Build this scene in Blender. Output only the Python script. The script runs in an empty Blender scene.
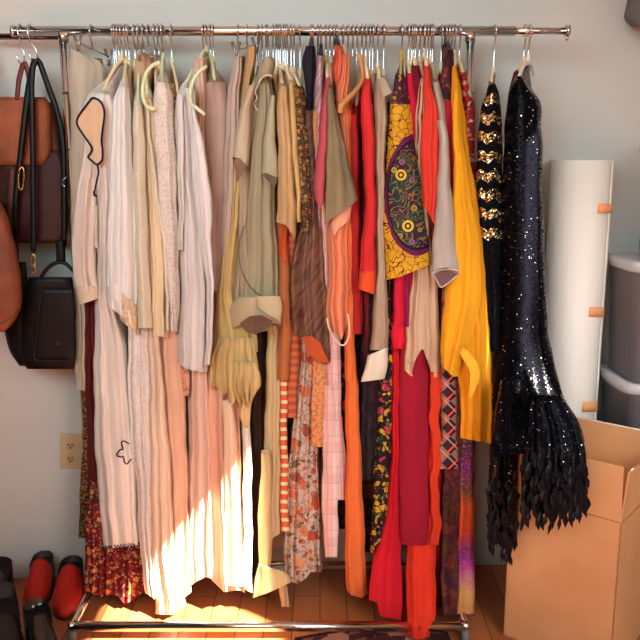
import bpy, bmesh, math, random
from mathutils import Vector, Matrix
S = bpy.context.scene
COL = S.collection
# ------------------------------------------------------------------ camera
F = 795.0; PITCH = math.radians(11); DIST = 2.372; EYE = 1.379
cd = bpy.data.cameras.new('camera'); cam = bpy.data.objects.new('camera', cd); COL.objects.link(cam)
cam.location = (0, -DIST, EYE); cam.rotation_euler = (math.pi/2 - PITCH, 0, 0)
cd.sensor_width = 36; cd.lens = F/640*36; cd.clip_start = .05
S.camera = cam
# ------------------------------------------------------------------ light
w = bpy.data.worlds.new('daylight'); S.world = w; w.use_nodes = True
w.node_tree.nodes['Background'].inputs[0].default_value = (.86, .93, 1.0, 1)
w.node_tree.nodes['Background'].inputs[1].default_value = 0.05
SUN = Vector((.60, -.45, .69)).normalized()          # towards the sun
sl = bpy.data.lights.new('sun', 'SUN'); so = bpy.data.objects.new('sun', sl); COL.objects.link(so)
so.rotation_euler = SUN.to_track_quat('Z', 'Y').to_euler(); sl.energy = 118; sl.angle = .012; sl.color = (1, .95, .80)
al = bpy.data.lights.new('window_daylight', 'AREA'); ao = bpy.data.objects.new('window_daylight', al); COL.objects.link(ao)
al.shape = 'RECTANGLE'; al.size = 1.5; al.size_y = 1.0; al.energy = 24; al.color = (.76, .95, 1); al.spread = 1.45
ao.location = (-.95, -2.9, 2.2); ao.rotation_euler = (Vector((-.25, 0, 1.95)) - ao.location).to_track_quat('-Z', 'Y').to_euler()
bl = bpy.data.lights.new('side_fill', 'AREA'); bo = bpy.data.objects.new('side_fill', bl); COL.objects.link(bo)
bl.shape = 'RECTANGLE'; bl.size = 1.1; bl.size_y = 1.2; bl.energy = 11; bl.color = (.92, .96, 1)
bo.location = (1.15, -2.3, 1.5); bo.rotation_euler = (Vector((.6, -.2, .45)) - bo.location).to_track_quat('-Z', 'Y').to_euler(); bl.spread = 1.1  # added fill inside the room, aimed at the box's right face
S.view_settings.view_transform = 'Standard'; S.view_settings.look = 'None'
S.view_settings.gamma = 1; S.view_settings.use_curve_mapping = False; S.view_settings.exposure = -0.38

# ------------------------------------------------------------------ helpers
def P(px, py, Y):
    """point of the photograph at distance Y behind (+) or before (-) the rail"""
    a = (px-320)/F; b = (320-py)/F
    dy = math.cos(PITCH) + b*math.sin(PITCH); dz = -math.sin(PITCH) + b*math.cos(PITCH)
    t = (Y+DIST)/dy
    return Vector((a*t, Y, EYE + dz*t))
def lin(c):
    r = []
    for v in c[:3]:
        v /= 255.0
        r.append(v/12.92 if v <= .04045 else ((v+.055)/1.055)**2.4)
    return (r[0], r[1], r[2], 1)
def tag(o, label=None, cat=None, group=None, kind=None):
    if label: o['label'] = label
    if cat: o['category'] = cat
    if group: o['group'] = group
    if kind: o['kind'] = kind
    return o
def rootloc(p):
    v = Vector((0, 0, 0))
    while p is not None: v += p.location; p = p.parent
    return v
def mk(name, V, Fc, m, parent=None, uv=None, smooth=True):
    off = rootloc(parent)
    me = bpy.data.meshes.new(name)
    me.from_pydata([tuple(Vector(v)-off) for v in V], [], Fc)
    if uv:
        l = me.uv_layers.new(name='UVMap')
        for lp in me.loops: l.data[lp.index].uv = uv[lp.vertex_index]
    if smooth:
        for p in me.polygons: p.use_smooth = True
    me.materials.append(m)
    o = bpy.data.objects.new(name, me); COL.objects.link(o)
    if parent: o.parent = parent
    return o
def empty(name, loc, label, cat, group=None):
    o = bpy.data.objects.new(name, None); COL.objects.link(o); o.location = loc; o.empty_display_size = .05
    return tag(o, label, cat, group)
class MB:
    def __init__(s): s.V = []; s.F = []
    def add(s, V, Fc):
        b = len(s.V); s.V += [Vector(v) for v in V]; s.F += [tuple(i+b for i in f) for f in Fc]; return s
    def box(s, c, sz, M=None):
        c = Vector(c); V = []
        for x in (-.5, .5):
            for y in (-.5, .5):
                for z in (-.5, .5):
                    v = Vector((x*sz[0], y*sz[1], z*sz[2]))
                    V.append(c + (M @ v if M else v))
        return s.add(V, [(0, 1, 3, 2), (4, 6, 7, 5), (0, 4, 5, 1), (2, 3, 7, 6), (0, 2, 6, 4), (1, 5, 7, 3)])
    def tube(s, pts, r, n=10, closed=False, flat=1.0, up=None):
        pts = [Vector(p) for p in pts]; N = len(pts); V = []; Fc = []
        rs = r if isinstance(r, (list, tuple)) else [r]*N
        prev = None
        for i, p in enumerate(pts):
            if closed: t = pts[(i+1) % N]-pts[i-1]
            else: t = pts[min(i+1, N-1)]-pts[max(i-1, 0)]
            t.normalize()
            if prev is None:
                a = Vector(up) if up else (Vector((0, 0, 1)) if abs(t.z) < .9 else Vector((1, 0, 0)))
            else: a = prev
            a = (a - t*a.dot(t)); a.normalize(); prev = a; b = t.cross(a)
            for k in range(n):
                q = 2*math.pi*k/n
                V.append(p + a*(math.cos(q)*rs[i]) + b*(math.sin(q)*rs[i]*flat))
        for i in range(N if closed else N-1):
            j = (i+1) % N
            for k in range(n):
                l = (k+1) % n
                Fc.append((i*n+k, i*n+l, j*n+l, j*n+k))
        if not closed:
            Fc.append(tuple(range(n-1, -1, -1))); Fc.append(tuple((N-1)*n+k for k in range(n)))
        return s.add(V, Fc)
    def lathe(s, prof, c, n=24):
        V = []; Fc = []
        for r, z in prof:
            for k in range(n):
                q = 2*math.pi*k/n; V.append((c[0]+r*math.cos(q), c[1]+r*math.sin(q), c[2]+z))
        for i in range(len(prof)-1):
            for k in range(n):
                l = (k+1) % n; Fc.append((i*n+k, i*n+l, (i+1)*n+l, (i+1)*n+k))
        return s.add(V, Fc)
    def out(s, name, m, parent=None, smooth=True, uv=None, bevel=0):
        o = mk(name, s.V, s.F, m, parent, uv, smooth)
        if bevel:
            b = o.modifiers.new('bevel', 'BEVEL'); b.width = bevel; b.segments = 2; b.limit_method = 'ANGLE'
        return o
def smoothpts(pts, k=5):
    """Catmull-Rom through a list of tuples"""
    out = []; n = len(pts); pts = [Vector(p) for p in pts]
    for i in range(n-1):
        p0 = pts[max(i-1, 0)]; p1 = pts[i]; p2 = pts[i+1]; p3 = pts[min(i+2, n-1)]
        for j in range(k):
            t = j/k
            out.append(.5*((2*p1)+(p2-p0)*t+(2*p0-5*p1+4*p2-p3)*t*t+(3*p1-p0-3*p2+p3)*t**3))
    out.append(pts[-1]); return out
def hermite(rows, y):
    n = len(rows)
    if y <= rows[0][0]: return rows[0][1:]
    if y >= rows[-1][0]: return rows[-1][1:]
    for i in range(n-1):
        if rows[i][0] <= y <= rows[i+1][0]: break
    a, b = rows[i], rows[i+1]; h = max(b[0]-a[0], 1e-6); t = (y-a[0])/h
    res = []
    for c in range(1, len(a)):
        d = (b[c]-a[c])/h
        da = d if i == 0 else .5*(d+(a[c]-rows[i-1][c])/max(a[0]-rows[i-1][0], 1e-6))
        db = d if i == n-2 else .5*(d+(rows[i+2][c]-b[c])/max(rows[i+2][0]-b[0], 1e-6))
        da = max(-1.6, min(1.6, da)) if c < 3 else da
        db = max(-1.6, min(1.6, db)) if c < 3 else db
        t2 = t*t; t3 = t2*t
        res.append((2*t3-3*t2+1)*a[c]+(t3-2*t2+t)*h*da+(-2*t3+3*t2)*b[c]+(t3-t2)*h*db)
    return res
def pl(lst, t):
    if not lst: return 0
    if t <= lst[0][0]: return lst[0][1]
    for a, b in zip(lst, lst[1:]):
        if t <= b[0]: return a[1]+(b[1]-a[1])*(t-a[0])/max(b[0]-a[0], 1e-6)
    return lst[-1][1]
ZROD = P(320, 31, 0).z
def loft(name, m, rows, yf, parent=None, depth=.025, tail=None, hem=None, top=None, hemb=None, folds=3, amp=.006,
         seed=0, exp=2.0, close=False, wob=.5, back=None, nx=None, hp=1.6):
    """cloth hung as a tube: a front the width of the rows, then either a tail reaching back along the hanger
    (tail = hook px, neck py, back Y) or a rounded back; open at the hem unless close"""
    rnd = random.Random(seed or (hash_name(name)+int(rows[0][1]*7+rows[-1][2]*3)))
    rows = [tuple(r) + ((yf,) if len(r) == 3 else ()) for r in rows]
    amp = amp*1.4 if amp > .0045 else amp
    y0, y1 = rows[0][0], rows[-1][0]
    nf = nx or max(11, 7*folds+5)
    if hem and len(hem) > 8: nf = max(nf, len(hem)*3)
    ny = max(8, int((y1-y0)/5))
    ph, ph2, ph3 = rnd.random(), rnd.random()*6, rnd.random()*6; drift = rnd.uniform(-.25, .25)
    e = 2.0/exp
    nb = 6 if tail else nf-2
    V = []; UV = []
    if tail:
        hx = P(tail[0], 31, 0).x; zn = P(tail[0], tail[1], 0).z; yb = tail[2]
    xf0 = None
    for r in range(ny+1):
        s = r/ny
        base = []
        def pt(t, side):
            tt = .5-.5*math.cos(math.pi*t)
            ho = pl(hemb, tt) if (side and hemb) else pl(hem, tt)
            y = y0 + (y1-y0)*s + pl(top, tt)*(1-s)**1.5 + ho*s**hp
            xl, xr, Y0 = hermite(rows, y)
            wv = wob*math.sin(y*.09+ph3)+wob*.6*math.sin(y*.21+ph2)
            px = xl + (xr-xl)*tt + wv
            sn = max(0.0, math.sin(math.pi*t))**e
            if side: Y = Y0 + depth + (back or depth)*sn
            else: Y = Y0 + depth*(1-sn)
            th = 2*math.pi*(folds*tt + ph + drift*s + .05*math.sin(6*s+ph2))
            g = .65*math.cos(th) + .35*math.cos(1.7*th+ph2+1.5*s)
            a = amp*(.35+.65*s)*min(1, sn*1.3)
            Y += a*g*(-1 if side else 1)
            return P(px, y, Y), (px/100, (640-y)/100)
        fr = [pt(i/(nf-1), False) for i in range(nf)]
        V += [q[0] for q in fr]; UV += [q[1] for q in fr]
        if tail:
            L, R = fr[0][0], fr[-1][0]
            xc = (L.x+R.x)/2; hw0 = abs(R.x-L.x)/2
            if xf0 is None:
                xf0 = xc; ztl = (L.z+R.z)/2; ye0 = L.y
            ye = (L.y+R.y)/2; zb = (L.z+R.z)/2
            xt = hx + .6*(xc-xf0)
            def tp(a, sg):
                Y = ye + (yb-ye)*a
                if Y < 0: k = (Y-ye)/max(1e-4, -ye); X = xc+(xt-xc)*k
                else: X = xt + max(-.03, min(.03, .4*(xt-xc)))*Y/max(yb, 1e-3)
                q = min(1, a*2.2); q = q*q*(3-2*q)
                hw = hw0*.95*(1-q) + min(.005, hw0)*q
                bump = amp*.35*math.sin(9*a+ph2+4*s)*s
                zt = zn - (zn-ztl)*min(1.3, abs(Y)/max(.02, abs(ye0)))
                edge = L.z if sg < 0 else R.z
                kk = (edge-ztl) if s > 0 else 0
                z = zt*(1-s) + (edge if s > .999 else edge)*s if True else 0
                zc = (zt - ztl)*(1-s)
                return Vector((X+sg*hw+bump, Y, edge*(1-q)+zb*q + zc))
            for j in range(1, nb+1):
                a = j/nb; V.append(tp(a, 1)); UV.append((fr[-1][1][0]+a*.8, fr[-1][1][1]))
            for j in range(nb, 0, -1):
                a = j/nb; V.append(tp(a, -1)); UV.append((fr[0][1][0]-a*.8, fr[0][1][1]))
        else:
            bk = [pt(i/(nf-1), True) for i in range(nf-2, 0, -1)]
            V += [q[0] for q in bk]; UV += [q[1] for q in bk]
    n = nf + (2*nb if tail else nf-2)
    Fc = []
    for r in range(ny):
        for i in range(n):
            j = (i+1) % n
            Fc.append((r*n+i, r*n+j, (r+1)*n+j, (r+1)*n+i))
    def cap(b, flip):
        q = []
        if tail:
            h = nf//2
            for i in range(h):
                a, c = i, nf-1-i
                if a+1 <= c-1: q.append((a, a+1, c-1, c) if a+1 != c-1 else (a, a+1, c))
            rr = [nf-1]+[nf+j for j in range(nb)]; ll = [0]+[n-1-j for j in range(nb)]
            for i in range(nb): q.append((ll[i], rr[i], rr[i+1], ll[i+1]))
        else:
            f = list(range(nf)); k = [0]+[n-j for j in range(1, nf-1)]+[nf-1]
            for i in range(nf-1):
                t4 = (f[i], f[i+1], k[i+1], k[i])
                u = []
                for x in t4:
                    if x not in u: u.append(x)
                q.append(tuple(u))
        for f_ in q:
            f_ = tuple(b+x for x in f_)
            Fc.append(f_ if not flip else f_[::-1])
    cap(0, True)
    if close: cap(ny*n, False)
    o = mk(name, V, Fc, m, parent, UV)
    return o
def hash_name(s): return sum((i+1)*ord(c) for i, c in enumerate(s)) % 9973
def patch(name, m, poly, Y, parent=None, th=.002, bulge=.0, slope=0.0):
    """a flat piece of cloth or leather cut to a px outline, with thickness"""
    cx = sum(p[0] for p in poly)/len(poly); cy = sum(p[1] for p in poly)/len(poly)
    def yy(p): return Y + slope*(p[0]-cx)
    f = [P(p[0], p[1], yy(p)) for p in poly]; n = len(f)
    c = P(cx, cy, Y-bulge)
    V = [c]+f+[v+Vector((0, th, 0)) for v in f]+[c+Vector((0, th, 0))]
    UV = [(cx/100, (640-cy)/100)]+[(p[0]/100, (640-p[1])/100) for p in poly]*2+[(cx/100, (640-cy)/100)]
    Fc = []
    for i in range(n):
        j = (i+1) % n
        Fc += [(0, 1+j, 1+i), (1+i, 1+j, 1+n+j, 1+n+i), (2*n+1, 1+n+i, 1+n+j)]
    return mk(name, V, Fc, m, parent, UV, smooth=False)
def pxtube(name, m, pts, Y, r, parent=None, closed=False, k=5, n=6, flat=1.0):
    q = [P(p[0], p[1], p[2] if len(p) > 2 else Y) for p in pts]
    if closed: q.append(q[0])
    q = smoothpts(q, k)
    if closed: q = q[:-1]
    return MB().tube(q, r, n, closed, flat).out(name, m, parent)

# ------------------------------------------------------------------ materials
class NT:
    def __init__(s, name):
        s.m = bpy.data.materials.new(name); s.m.use_nodes = True; s.t = s.m.node_tree; s.N = s.t.nodes; s.b = s.N['Principled BSDF']
        s._uv = None
    def new(s, ty, **k):
        n = s.N.new(ty)
        for a, v in k.items(): setattr(n, a, v)
        return n
    def link(s, a, b): s.t.links.new(a, b); return b
    def put(s, sock, v):
        if hasattr(v, 'is_linked') or hasattr(v, 'links'): s.t.links.new(v, sock)
        else: sock.default_value = v
    def uv(s):
        if not s._uv: s._uv = s.new('ShaderNodeTexCoord')
        return s._uv.outputs['UV']
    def obj(s):
        if not s._uv: s._uv = s.new('ShaderNodeTexCoord')
        return s._uv.outputs['Object']
    def map(s, vec, sc=(1, 1, 1), rot=0, loc=(0, 0, 0)):
        n = s.new('ShaderNodeMapping'); s.link(vec, n.inputs[0]); n.inputs['Scale'].default_value = sc
        n.inputs['Rotation'].default_value = (0, 0, rot); n.inputs['Location'].default_value = loc; return n.outputs[0]
    def noise(s, vec, scale, detail=3, dist=0, out='Fac'):
        n = s.new('ShaderNodeTexNoise'); s.link(vec, n.inputs['Vector']); n.inputs['Scale'].default_value = scale
        n.inputs['Detail'].default_value = detail; n.inputs['Distortion'].default_value = dist; return n.outputs[out]
    def vor(s, vec, scale, feature='F1', out='Distance', rand=1.0):
        n = s.new('ShaderNodeTexVoronoi', feature=feature); s.link(vec, n.inputs['Vector']); n.inputs['Scale'].default_value = scale
        n.inputs['Randomness'].default_value = rand; return n.outputs[out]
    def math(s, op, a, b=0.0, c=None):
        n = s.new('ShaderNodeMath', operation=op); s.put(n.inputs[0], a); s.put(n.inputs[1], b)
        if c is not None: s.put(n.inputs[2], c)
        return n.outputs[0]
    def ramp(s, fac, stops, interp='LINEAR'):
        n = s.new('ShaderNodeValToRGB'); s.link(fac, n.inputs[0]); r = n.color_ramp; r.interpolation = interp
        while len(r.elements) < len(stops): r.elements.new(.5)
        for e, (p, c) in zip(r.elements, stops): e.position = p; e.color = lin(c) if len(c) == 3 else c
        return n.outputs[0]
    def mix(s, fac, a, b):
        n = s.new('ShaderNodeMix', data_type='RGBA')
        s.put(n.inputs[0], fac); s.put(n.inputs[6], a if not isinstance(a, tuple) else (lin(a) if len(a) == 3 else a))
        s.put(n.inputs[7], b if not isinstance(b, tuple) else (lin(b) if len(b) == 3 else b)); return n.outputs[2]
    def sep(s, v):
        n = s.new('ShaderNodeSeparateXYZ'); s.link(v, n.inputs[0]); return n.outputs
    def warp(s, vec, scale, amt):
        nz = s.noise(vec, scale, 2, out='Color')
        a = s.new('ShaderNodeVectorMath', operation='SUBTRACT'); s.link(nz, a.inputs[0]); a.inputs[1].default_value = (.5, .5, .5)
        b = s.new('ShaderNodeVectorMath', operation='SCALE'); s.link(a.outputs[0], b.inputs[0]); b.inputs['Scale'].default_value = amt
        c = s.new('ShaderNodeVectorMath', operation='ADD'); s.link(vec, c.inputs[0]); s.link(b.outputs[0], c.inputs[1]); return c.outputs[0]
    def bump(s, h, strength=.3, dist=.01, prev=None):
        n = s.new('ShaderNodeBump'); s.link(h, n.inputs['Height']); n.inputs['Strength'].default_value = strength
        n.inputs['Distance'].default_value = dist
        if prev is not None: s.link(prev, n.inputs['Normal'])
        return n.outputs[0]
    def done(s, col=None, rough=.8, metal=0, spec=.3, normal=None, sheen=0):
        if col is not None:
            if isinstance(col, tuple): s.b.inputs['Base Color'].default_value = lin(col) if len(col) == 3 else col
            else: s.link(col, s.b.inputs['Base Color'])
        s.put(s.b.inputs['Roughness'], rough); s.put(s.b.inputs['Metallic'], metal)
        s.b.inputs['Specular IOR Level'].default_value = spec
        if sheen: s.b.inputs['Sheen Weight'].default_value = sheen
        if normal is not None: s.link(normal, s.b.inputs['Normal'])
        return s.m
def creases(t, k=1.0, weave=.12):
    """soft hanging creases and the weave of the cloth, as relief"""
    v = t.warp(t.uv(), 1.6, .22)
    a = t.noise(t.map(v, (2.4, .30, 1)), 1.0, 1)
    b = t.noise(t.map(t.warp(t.uv(), 3, .1), (4.5, 2.6, 1), .5), 1.2, 2, .3)
    n = t.bump(a, .45*k, .020); n = t.bump(b, .30*k, .008, n)
    w_ = t.noise(t.map(t.uv(), (110, 90, 1)), 1.0, 1)
    return t.bump(w_, weave, .002, n)
def dye(c): return tuple(int(q*.885) for q in c)
_fab = {}
def fabric(col, rough=.85, k=1.0, spec=.18, var=.06, sheen=.0, weave=.12, metal=0):
    col = dye(col); key = (col, rough, k, var)
    if key in _fab: return _fab[key]
    t = NT('cloth'); n = t.noise(t.map(t.uv(), (7, .9, 1)), 1.0, 3)
    d = tuple(int(c*(1-var)) for c in col); l = tuple(min(255, int(c*(1+var*.6))) for c in col)
    c = t.ramp(n, [(.3, d), (.7, l)])
    _fab[key] = t.done(c, rough, metal, spec, creases(t, k, weave), sheen); return _fab[key]
def satin(col, dark):
    col, dark = dye(col), dye(dark); t = NT('satin'); v = t.map(t.map(t.uv(), (1, 1, 1), .5), (13, 1.6, 1))
    n = t.noise(t.warp(v, 2, .3), 3, 3); c = t.ramp(n, [(.35, dark), (.62, col)])  # diagonal sheen painted into the colour as lighter streaks
    return t.done(c, .42, 0, .4, creases(t, 1.2, .05))
def printed(cols, scale=14, warp=.08, line=None, linew=.06, sx=1.0, rough=.8, k=.8):
    cols = [dye(c) for c in cols]; t = NT('printed_cloth'); v = t.warp(t.map(t.uv(), (1, sx, 1)), 5, warp)
    cc = t.vor(v, scale, 'F1', 'Color'); x = t.sep(cc)[0]
    st = [(i/len(cols), c) for i, c in enumerate(cols)]
    c = t.ramp(x, st, 'CONSTANT')
    d = t.vor(v, scale*2.1, 'F1', 'Distance'); y = t.sep(t.vor(v, scale*2.1, 'F1', 'Color'))[1]
    c2 = t.ramp(y, [(i/len(cols), q) for i, q in enumerate(cols[::-1])], 'CONSTANT')
    c = t.mix(t.math('LESS_THAN', d, .30), c, c2)
    if line:
        e = t.vor(v, scale, 'DISTANCE_TO_EDGE', 'Distance')
        c = t.mix(t.math('LESS_THAN', e, linew), c, line)
    return t.done(c, rough, 0, .2, creases(t, k))
def striped(a, b, freq, duty=.4, axis=1):
    a, b = dye(a), dye(b); t = NT('striped_cloth'); o = t.sep(t.warp(t.uv(), 4, .02))[axis]
    f = t.math('FRACT', t.math('MULTIPLY', o, freq)); c = t.mix(t.math('LESS_THAN', f, duty), a, b)
    return t.done(c, .8, 0, .2, creases(t))
def plaid(base, a, b, wh):
    base, a, b, wh = dye(base), dye(a), dye(b), dye(wh); t = NT('plaid_cloth'); s = t.sep(t.warp(t.uv(), 3, .05))
    fu = t.math('FRACT', t.math('MULTIPLY', s[0], 6.3)); fv = t.math('FRACT', t.math('MULTIPLY', s[1], 3.2))
    gv = t.math('FRACT', t.math('MULTIPLY', s[1], 6.4))
    c = t.mix(t.math('MULTIPLY', t.math('LESS_THAN', fu, .42), .8), base, wh)
    c = t.mix(t.math('MULTIPLY', t.math('LESS_THAN', t.math('ABSOLUTE', t.math('SUBTRACT', fu, .62)), .05), .55), c, b)
    c = t.mix(t.math('MULTIPLY', t.math('LESS_THAN', fv, .3), .28), c, a)
    c = t.mix(t.math('MULTIPLY', t.math('LESS_THAN', gv, .07), .35), c, b)
    return t.done(c, .85, 0, .15, creases(t, .7))
def lace(col, dark, scale=30, k=1.0):
    col, dark = dye(col), dye(dark); t = NT('lace_cloth'); v = t.uv(); d = t.vor(v, scale, 'F1', 'Distance')
    n = t.noise(v, scale*.6, 2); h = t.math('ADD', d, t.math('MULTIPLY', n, .5))
    c = t.ramp(h, [(.35, col), (.75, col), (.95, tuple(int(q*.6+w_*.4) for q, w_ in zip(dark, col)))])
    nn = t.bump(h, .3, .004, creases(t, k)); return t.done(c, .9, 0, .12, nn)
def chrome(col=(205, 203, 200), rough=.12):
    t = NT('chrome'); return t.done(col, rough, 1)
def plain(name, col, rough=.6, spec=.4, metal=0, bump=0, scale=60, var=0):
    t = NT(name); n = None; c = col
    if bump: n = t.bump(t.noise(t.obj(), scale, 4), bump, .004)
    if var:
        c = t.ramp(t.noise(t.obj(), scale*.12, 4), [(.3, tuple(int(q*(1-var)) for q in col)), (.7, tuple(min(255, int(q*(1+var))) for q in col))])
    return t.done(c, rough, metal, spec, n)
def leather(col, rough=.45):
    t = NT('leather'); c = t.ramp(t.noise(t.uv(), 3.0, 5), [(.3, tuple(int(q*.72) for q in col)), (.7, col)])
    h = t.vor(t.uv(), 70); return t.done(c, rough, 0, .22, t.bump(h, .25, .002, t.bump(t.noise(t.uv(), 4, 4), .3, .01)))
def sequins(col, scale, spread, metal=.6, rough=.22, under=(6, 6, 10), mask=None, flecks=.0):
    t = NT('sequin_cloth'); vec = t.map(t.uv(), (1, 1.1, 1))
    cl = t.vor(vec, scale, 'F1', 'Color'); d = t.vor(vec, scale, 'F1', 'Distance')
    a = t.new('ShaderNodeVectorMath', operation='SUBTRACT'); t.link(cl, a.inputs[0]); a.inputs[1].default_value = (.5, .5, .5)
    b = t.new('ShaderNodeVectorMath', operation='SCALE'); t.link(a.outputs[0], b.inputs[0]); b.inputs['Scale'].default_value = spread
    base = creases(t, .6, .0)
    c = t.new('ShaderNodeVectorMath', operation='ADD'); t.link(base, c.inputs[0]); t.link(b.outputs[0], c.inputs[1])
    nn = t.new('ShaderNodeVectorMath', operation='NORMALIZE'); t.link(c.outputs[0], nn.inputs[0])
    col_ = t.mix(t.math('GREATER_THAN', d, .62), col, under); met = metal; ro = rough
    if mask:
        k = mask(t); col_ = t.mix(k, under, col_); met = t.math('MULTIPLY', k, metal); ro = t.math('SUBTRACT', .7, t.math('MULTIPLY', k, .7-rough))
    if flecks:
        big = t.sep(t.vor(vec, scale*.55, 'F1', 'Color'))[0]; dd = t.vor(vec, scale*.55, 'F1', 'Distance')
        k = t.math('MULTIPLY', t.math('GREATER_THAN', big, 1-flecks), t.math('LESS_THAN', dd, .30))
        col_ = t.mix(k, col_, (226, 226, 236)); met = t.math('MULTIPLY', k, .9)  # sequin sparkle painted as pale metallic flecks
    return t.done(col_, ro, met, .06, nn.outputs[0])
def blotched(cols, scale=9, dark=None, fine=26):
    """soft watercolour flowers: blended patches with small sprigs over them"""
    cols = [dye(c) for c in cols]; t = NT('flowered_cloth'); v = t.warp(t.uv(), 7, .12)
    n = t.noise(v, scale, 3, .6); n = t.math('MULTIPLY', t.math('SUBTRACT', n, .28), 2.2)
    c = t.ramp(n, [((i+.5)/len(cols), q) for i, q in enumerate(cols)])
    m = t.noise(t.map(v, (1, 1, 1), .7, (3, 1, 0)), scale*1.7, 3, .8)
    c = t.mix(t.math('MULTIPLY', t.math('GREATER_THAN', m, .60), .7), c, cols[len(cols)//2])
    if dark:
        w_ = t.vor(t.warp(t.uv(), 12, .08), fine, 'DISTANCE_TO_EDGE')
        s = t.math('MULTIPLY', t.math('LESS_THAN', w_, .055), t.math('GREATER_THAN', t.noise(v, scale, 2), .5))
        c = t.mix(t.math('MULTIPLY', s, .65), c, dark)
    return t.done(c, .85, 0, .15, creases(t, .8))
def bouquet(base, big, small, s1=9, s2=17, leaf=(110, 100, 80), warp=.10, k=.8):
    """scattered flowers of two sizes and thin stems on a plain ground"""
    base = dye(base); big = [dye(c) for c in big]; small = [dye(c) for c in small]
    t = NT('bouquet_cloth'); v = t.warp(t.uv(), 9, warp); c = t.mix(t.noise(v, 4, 2), base, tuple(int(q*.86) for q in base))
    e = t.vor(t.warp(t.uv(), 6, .2), s2*.6, 'DISTANCE_TO_EDGE'); c = t.mix(t.math('MULTIPLY', t.math('LESS_THAN', e, .045), .7), c, leaf)
    for s, cols, rad, off in ((s1, big, .36, 0), (s2, small, .30, 2.3)):
        u = t.map(v, (1, 1, 1), off*.3, (off, off*.7, 0)); d = t.vor(u, s); x = t.sep(t.vor(u, s, 'F1', 'Color'))
        col = t.ramp(x[0], [(i/len(cols), q) for i, q in enumerate(cols)], 'CONSTANT')
        edge = t.math('ADD', d, t.math('MULTIPLY', t.noise(t.uv(), s*5, 2), .22))
        c = t.mix(t.math('MULTIPLY', t.math('LESS_THAN', edge, rad+.2), t.math('LESS_THAN', x[1], .85)), c, col)
        c = t.mix(t.math('LESS_THAN', edge, rad*.52), c, tuple(int(q*.72) for q in cols[0]))
    return t.done(c, .85, 0, .15, creases(t, k))
def african():
    t = NT('batik_cloth'); v = t.uv(); w_ = t.warp(v, 6, .05)
    # yellow crackle ground
    e = t.vor(t.warp(v, 9, .09), 13, 'DISTANCE_TO_EDGE'); crack = t.math('LESS_THAN', e, .035)
    ye = t.mix(t.noise(v, 5, 2), (216, 166, 34), (180, 126, 30)); ye = t.mix(crack, ye, (62, 30, 22))
    # medallion: distance from its middle
    def dist(cx, cy, sx, sy, vv=w_):
        n = t.new('ShaderNodeVectorMath', operation='LENGTH'); t.link(t.map(vv, (sx, sy, 0), 0, (-cx*sx, -cy*sy, 0)), n.inputs[0]); return n.outputs['Value']
    D = dist(4.16, 4.45, 1/.32, 1/.61)
    med = t.mix(t.math('GREATER_THAN', t.noise(w_, 9, 1, 1.2), .52), (16, 52, 48), (58, 16, 46))
    ring = t.math('LESS_THAN', t.math('ABSOLUTE', t.math('SUBTRACT', t.math('FRACT', t.math('MULTIPLY', t.noise(w_, 6, 1, 1.5), 6.0)), .5)), .13)
    med = t.mix(ring, med, (118, 96, 48))
    for cx, cy, sz, co in ((4.01, 4.65, .052, (205, 170, 50)), (4.08, 4.14, .055, (205, 170, 50)), (4.02, 4.78, .026, (150, 90, 140)), (4.14, 4.32, .028, (170, 150, 60)), (4.12, 4.60, .026, (150, 90, 150)), (3.94, 4.70, .026, (190, 160, 60)), (4.00, 4.04, .026, (170, 150, 60)), (4.12, 3.98, .026, (150, 90, 150)), (4.20, 4.10, .02, (190, 160, 60))):
        dd = dist(cx, cy, 1/sz, 1/sz, v)
        med = t.mix(t.math('LESS_THAN', dd, 1.25), med, (24, 34, 40))
        med = t.mix(t.math('LESS_THAN', t.math('ABSOLUTE', t.math('SUBTRACT', dd, .85)), .22), med, co)
        med = t.mix(t.math('LESS_THAN', dd, .3), med, co)
    c = t.mix(t.math('LESS_THAN', D, 1.0), ye, (92, 22, 66)); c = t.mix(t.math('LESS_THAN', D, .92), c, (24, 16, 26)); c = t.mix(t.math('LESS_THAN', D, .87), c, med)
    # dark flowered shoulder
    y = t.sep(t.warp(v, 8, .06))[1]
    cc = t.sep(t.vor(w_, 30, 'F1', 'Color'))[0]
    sh = t.ramp(cc, [(0, (66, 26, 46)), (.5, (50, 30, 32)), (.68, (110, 50, 76)), (.86, (52, 70, 36)), (.94, (170, 130, 50))], 'CONSTANT')
    c = t.mix(t.math('GREATER_THAN', y, 5.36), c, sh)
    return t.done(c, .75, 0, .2, creases(t, .6))
def rainbow():
    t = NT('dyed_cloth'); v = t.warp(t.map(t.uv(), (1, 1, 1)), 6, .22); y = t.sep(v)[1]
    f = t.math('MULTIPLY', y, .5)
    c = t.ramp(f, [(.10, (150, 96, 44)), (.24, (176, 128, 60)), (.36, (150, 30, 120)), (.44, (120, 30, 110)), (.55, (214, 72, 20)), (.66, (205, 84, 26)), (.74, (104, 72, 40)), (.86, (120, 36, 110)), (.95, (70, 30, 60))])
    n = t.noise(t.uv(), 40, 3); c = t.mix(t.math('MULTIPLY', t.math('GREATER_THAN', n, .57), .45), c, (196, 120, 120))
    return t.done(c, .6, 0, .3, creases(t, .9))
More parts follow.
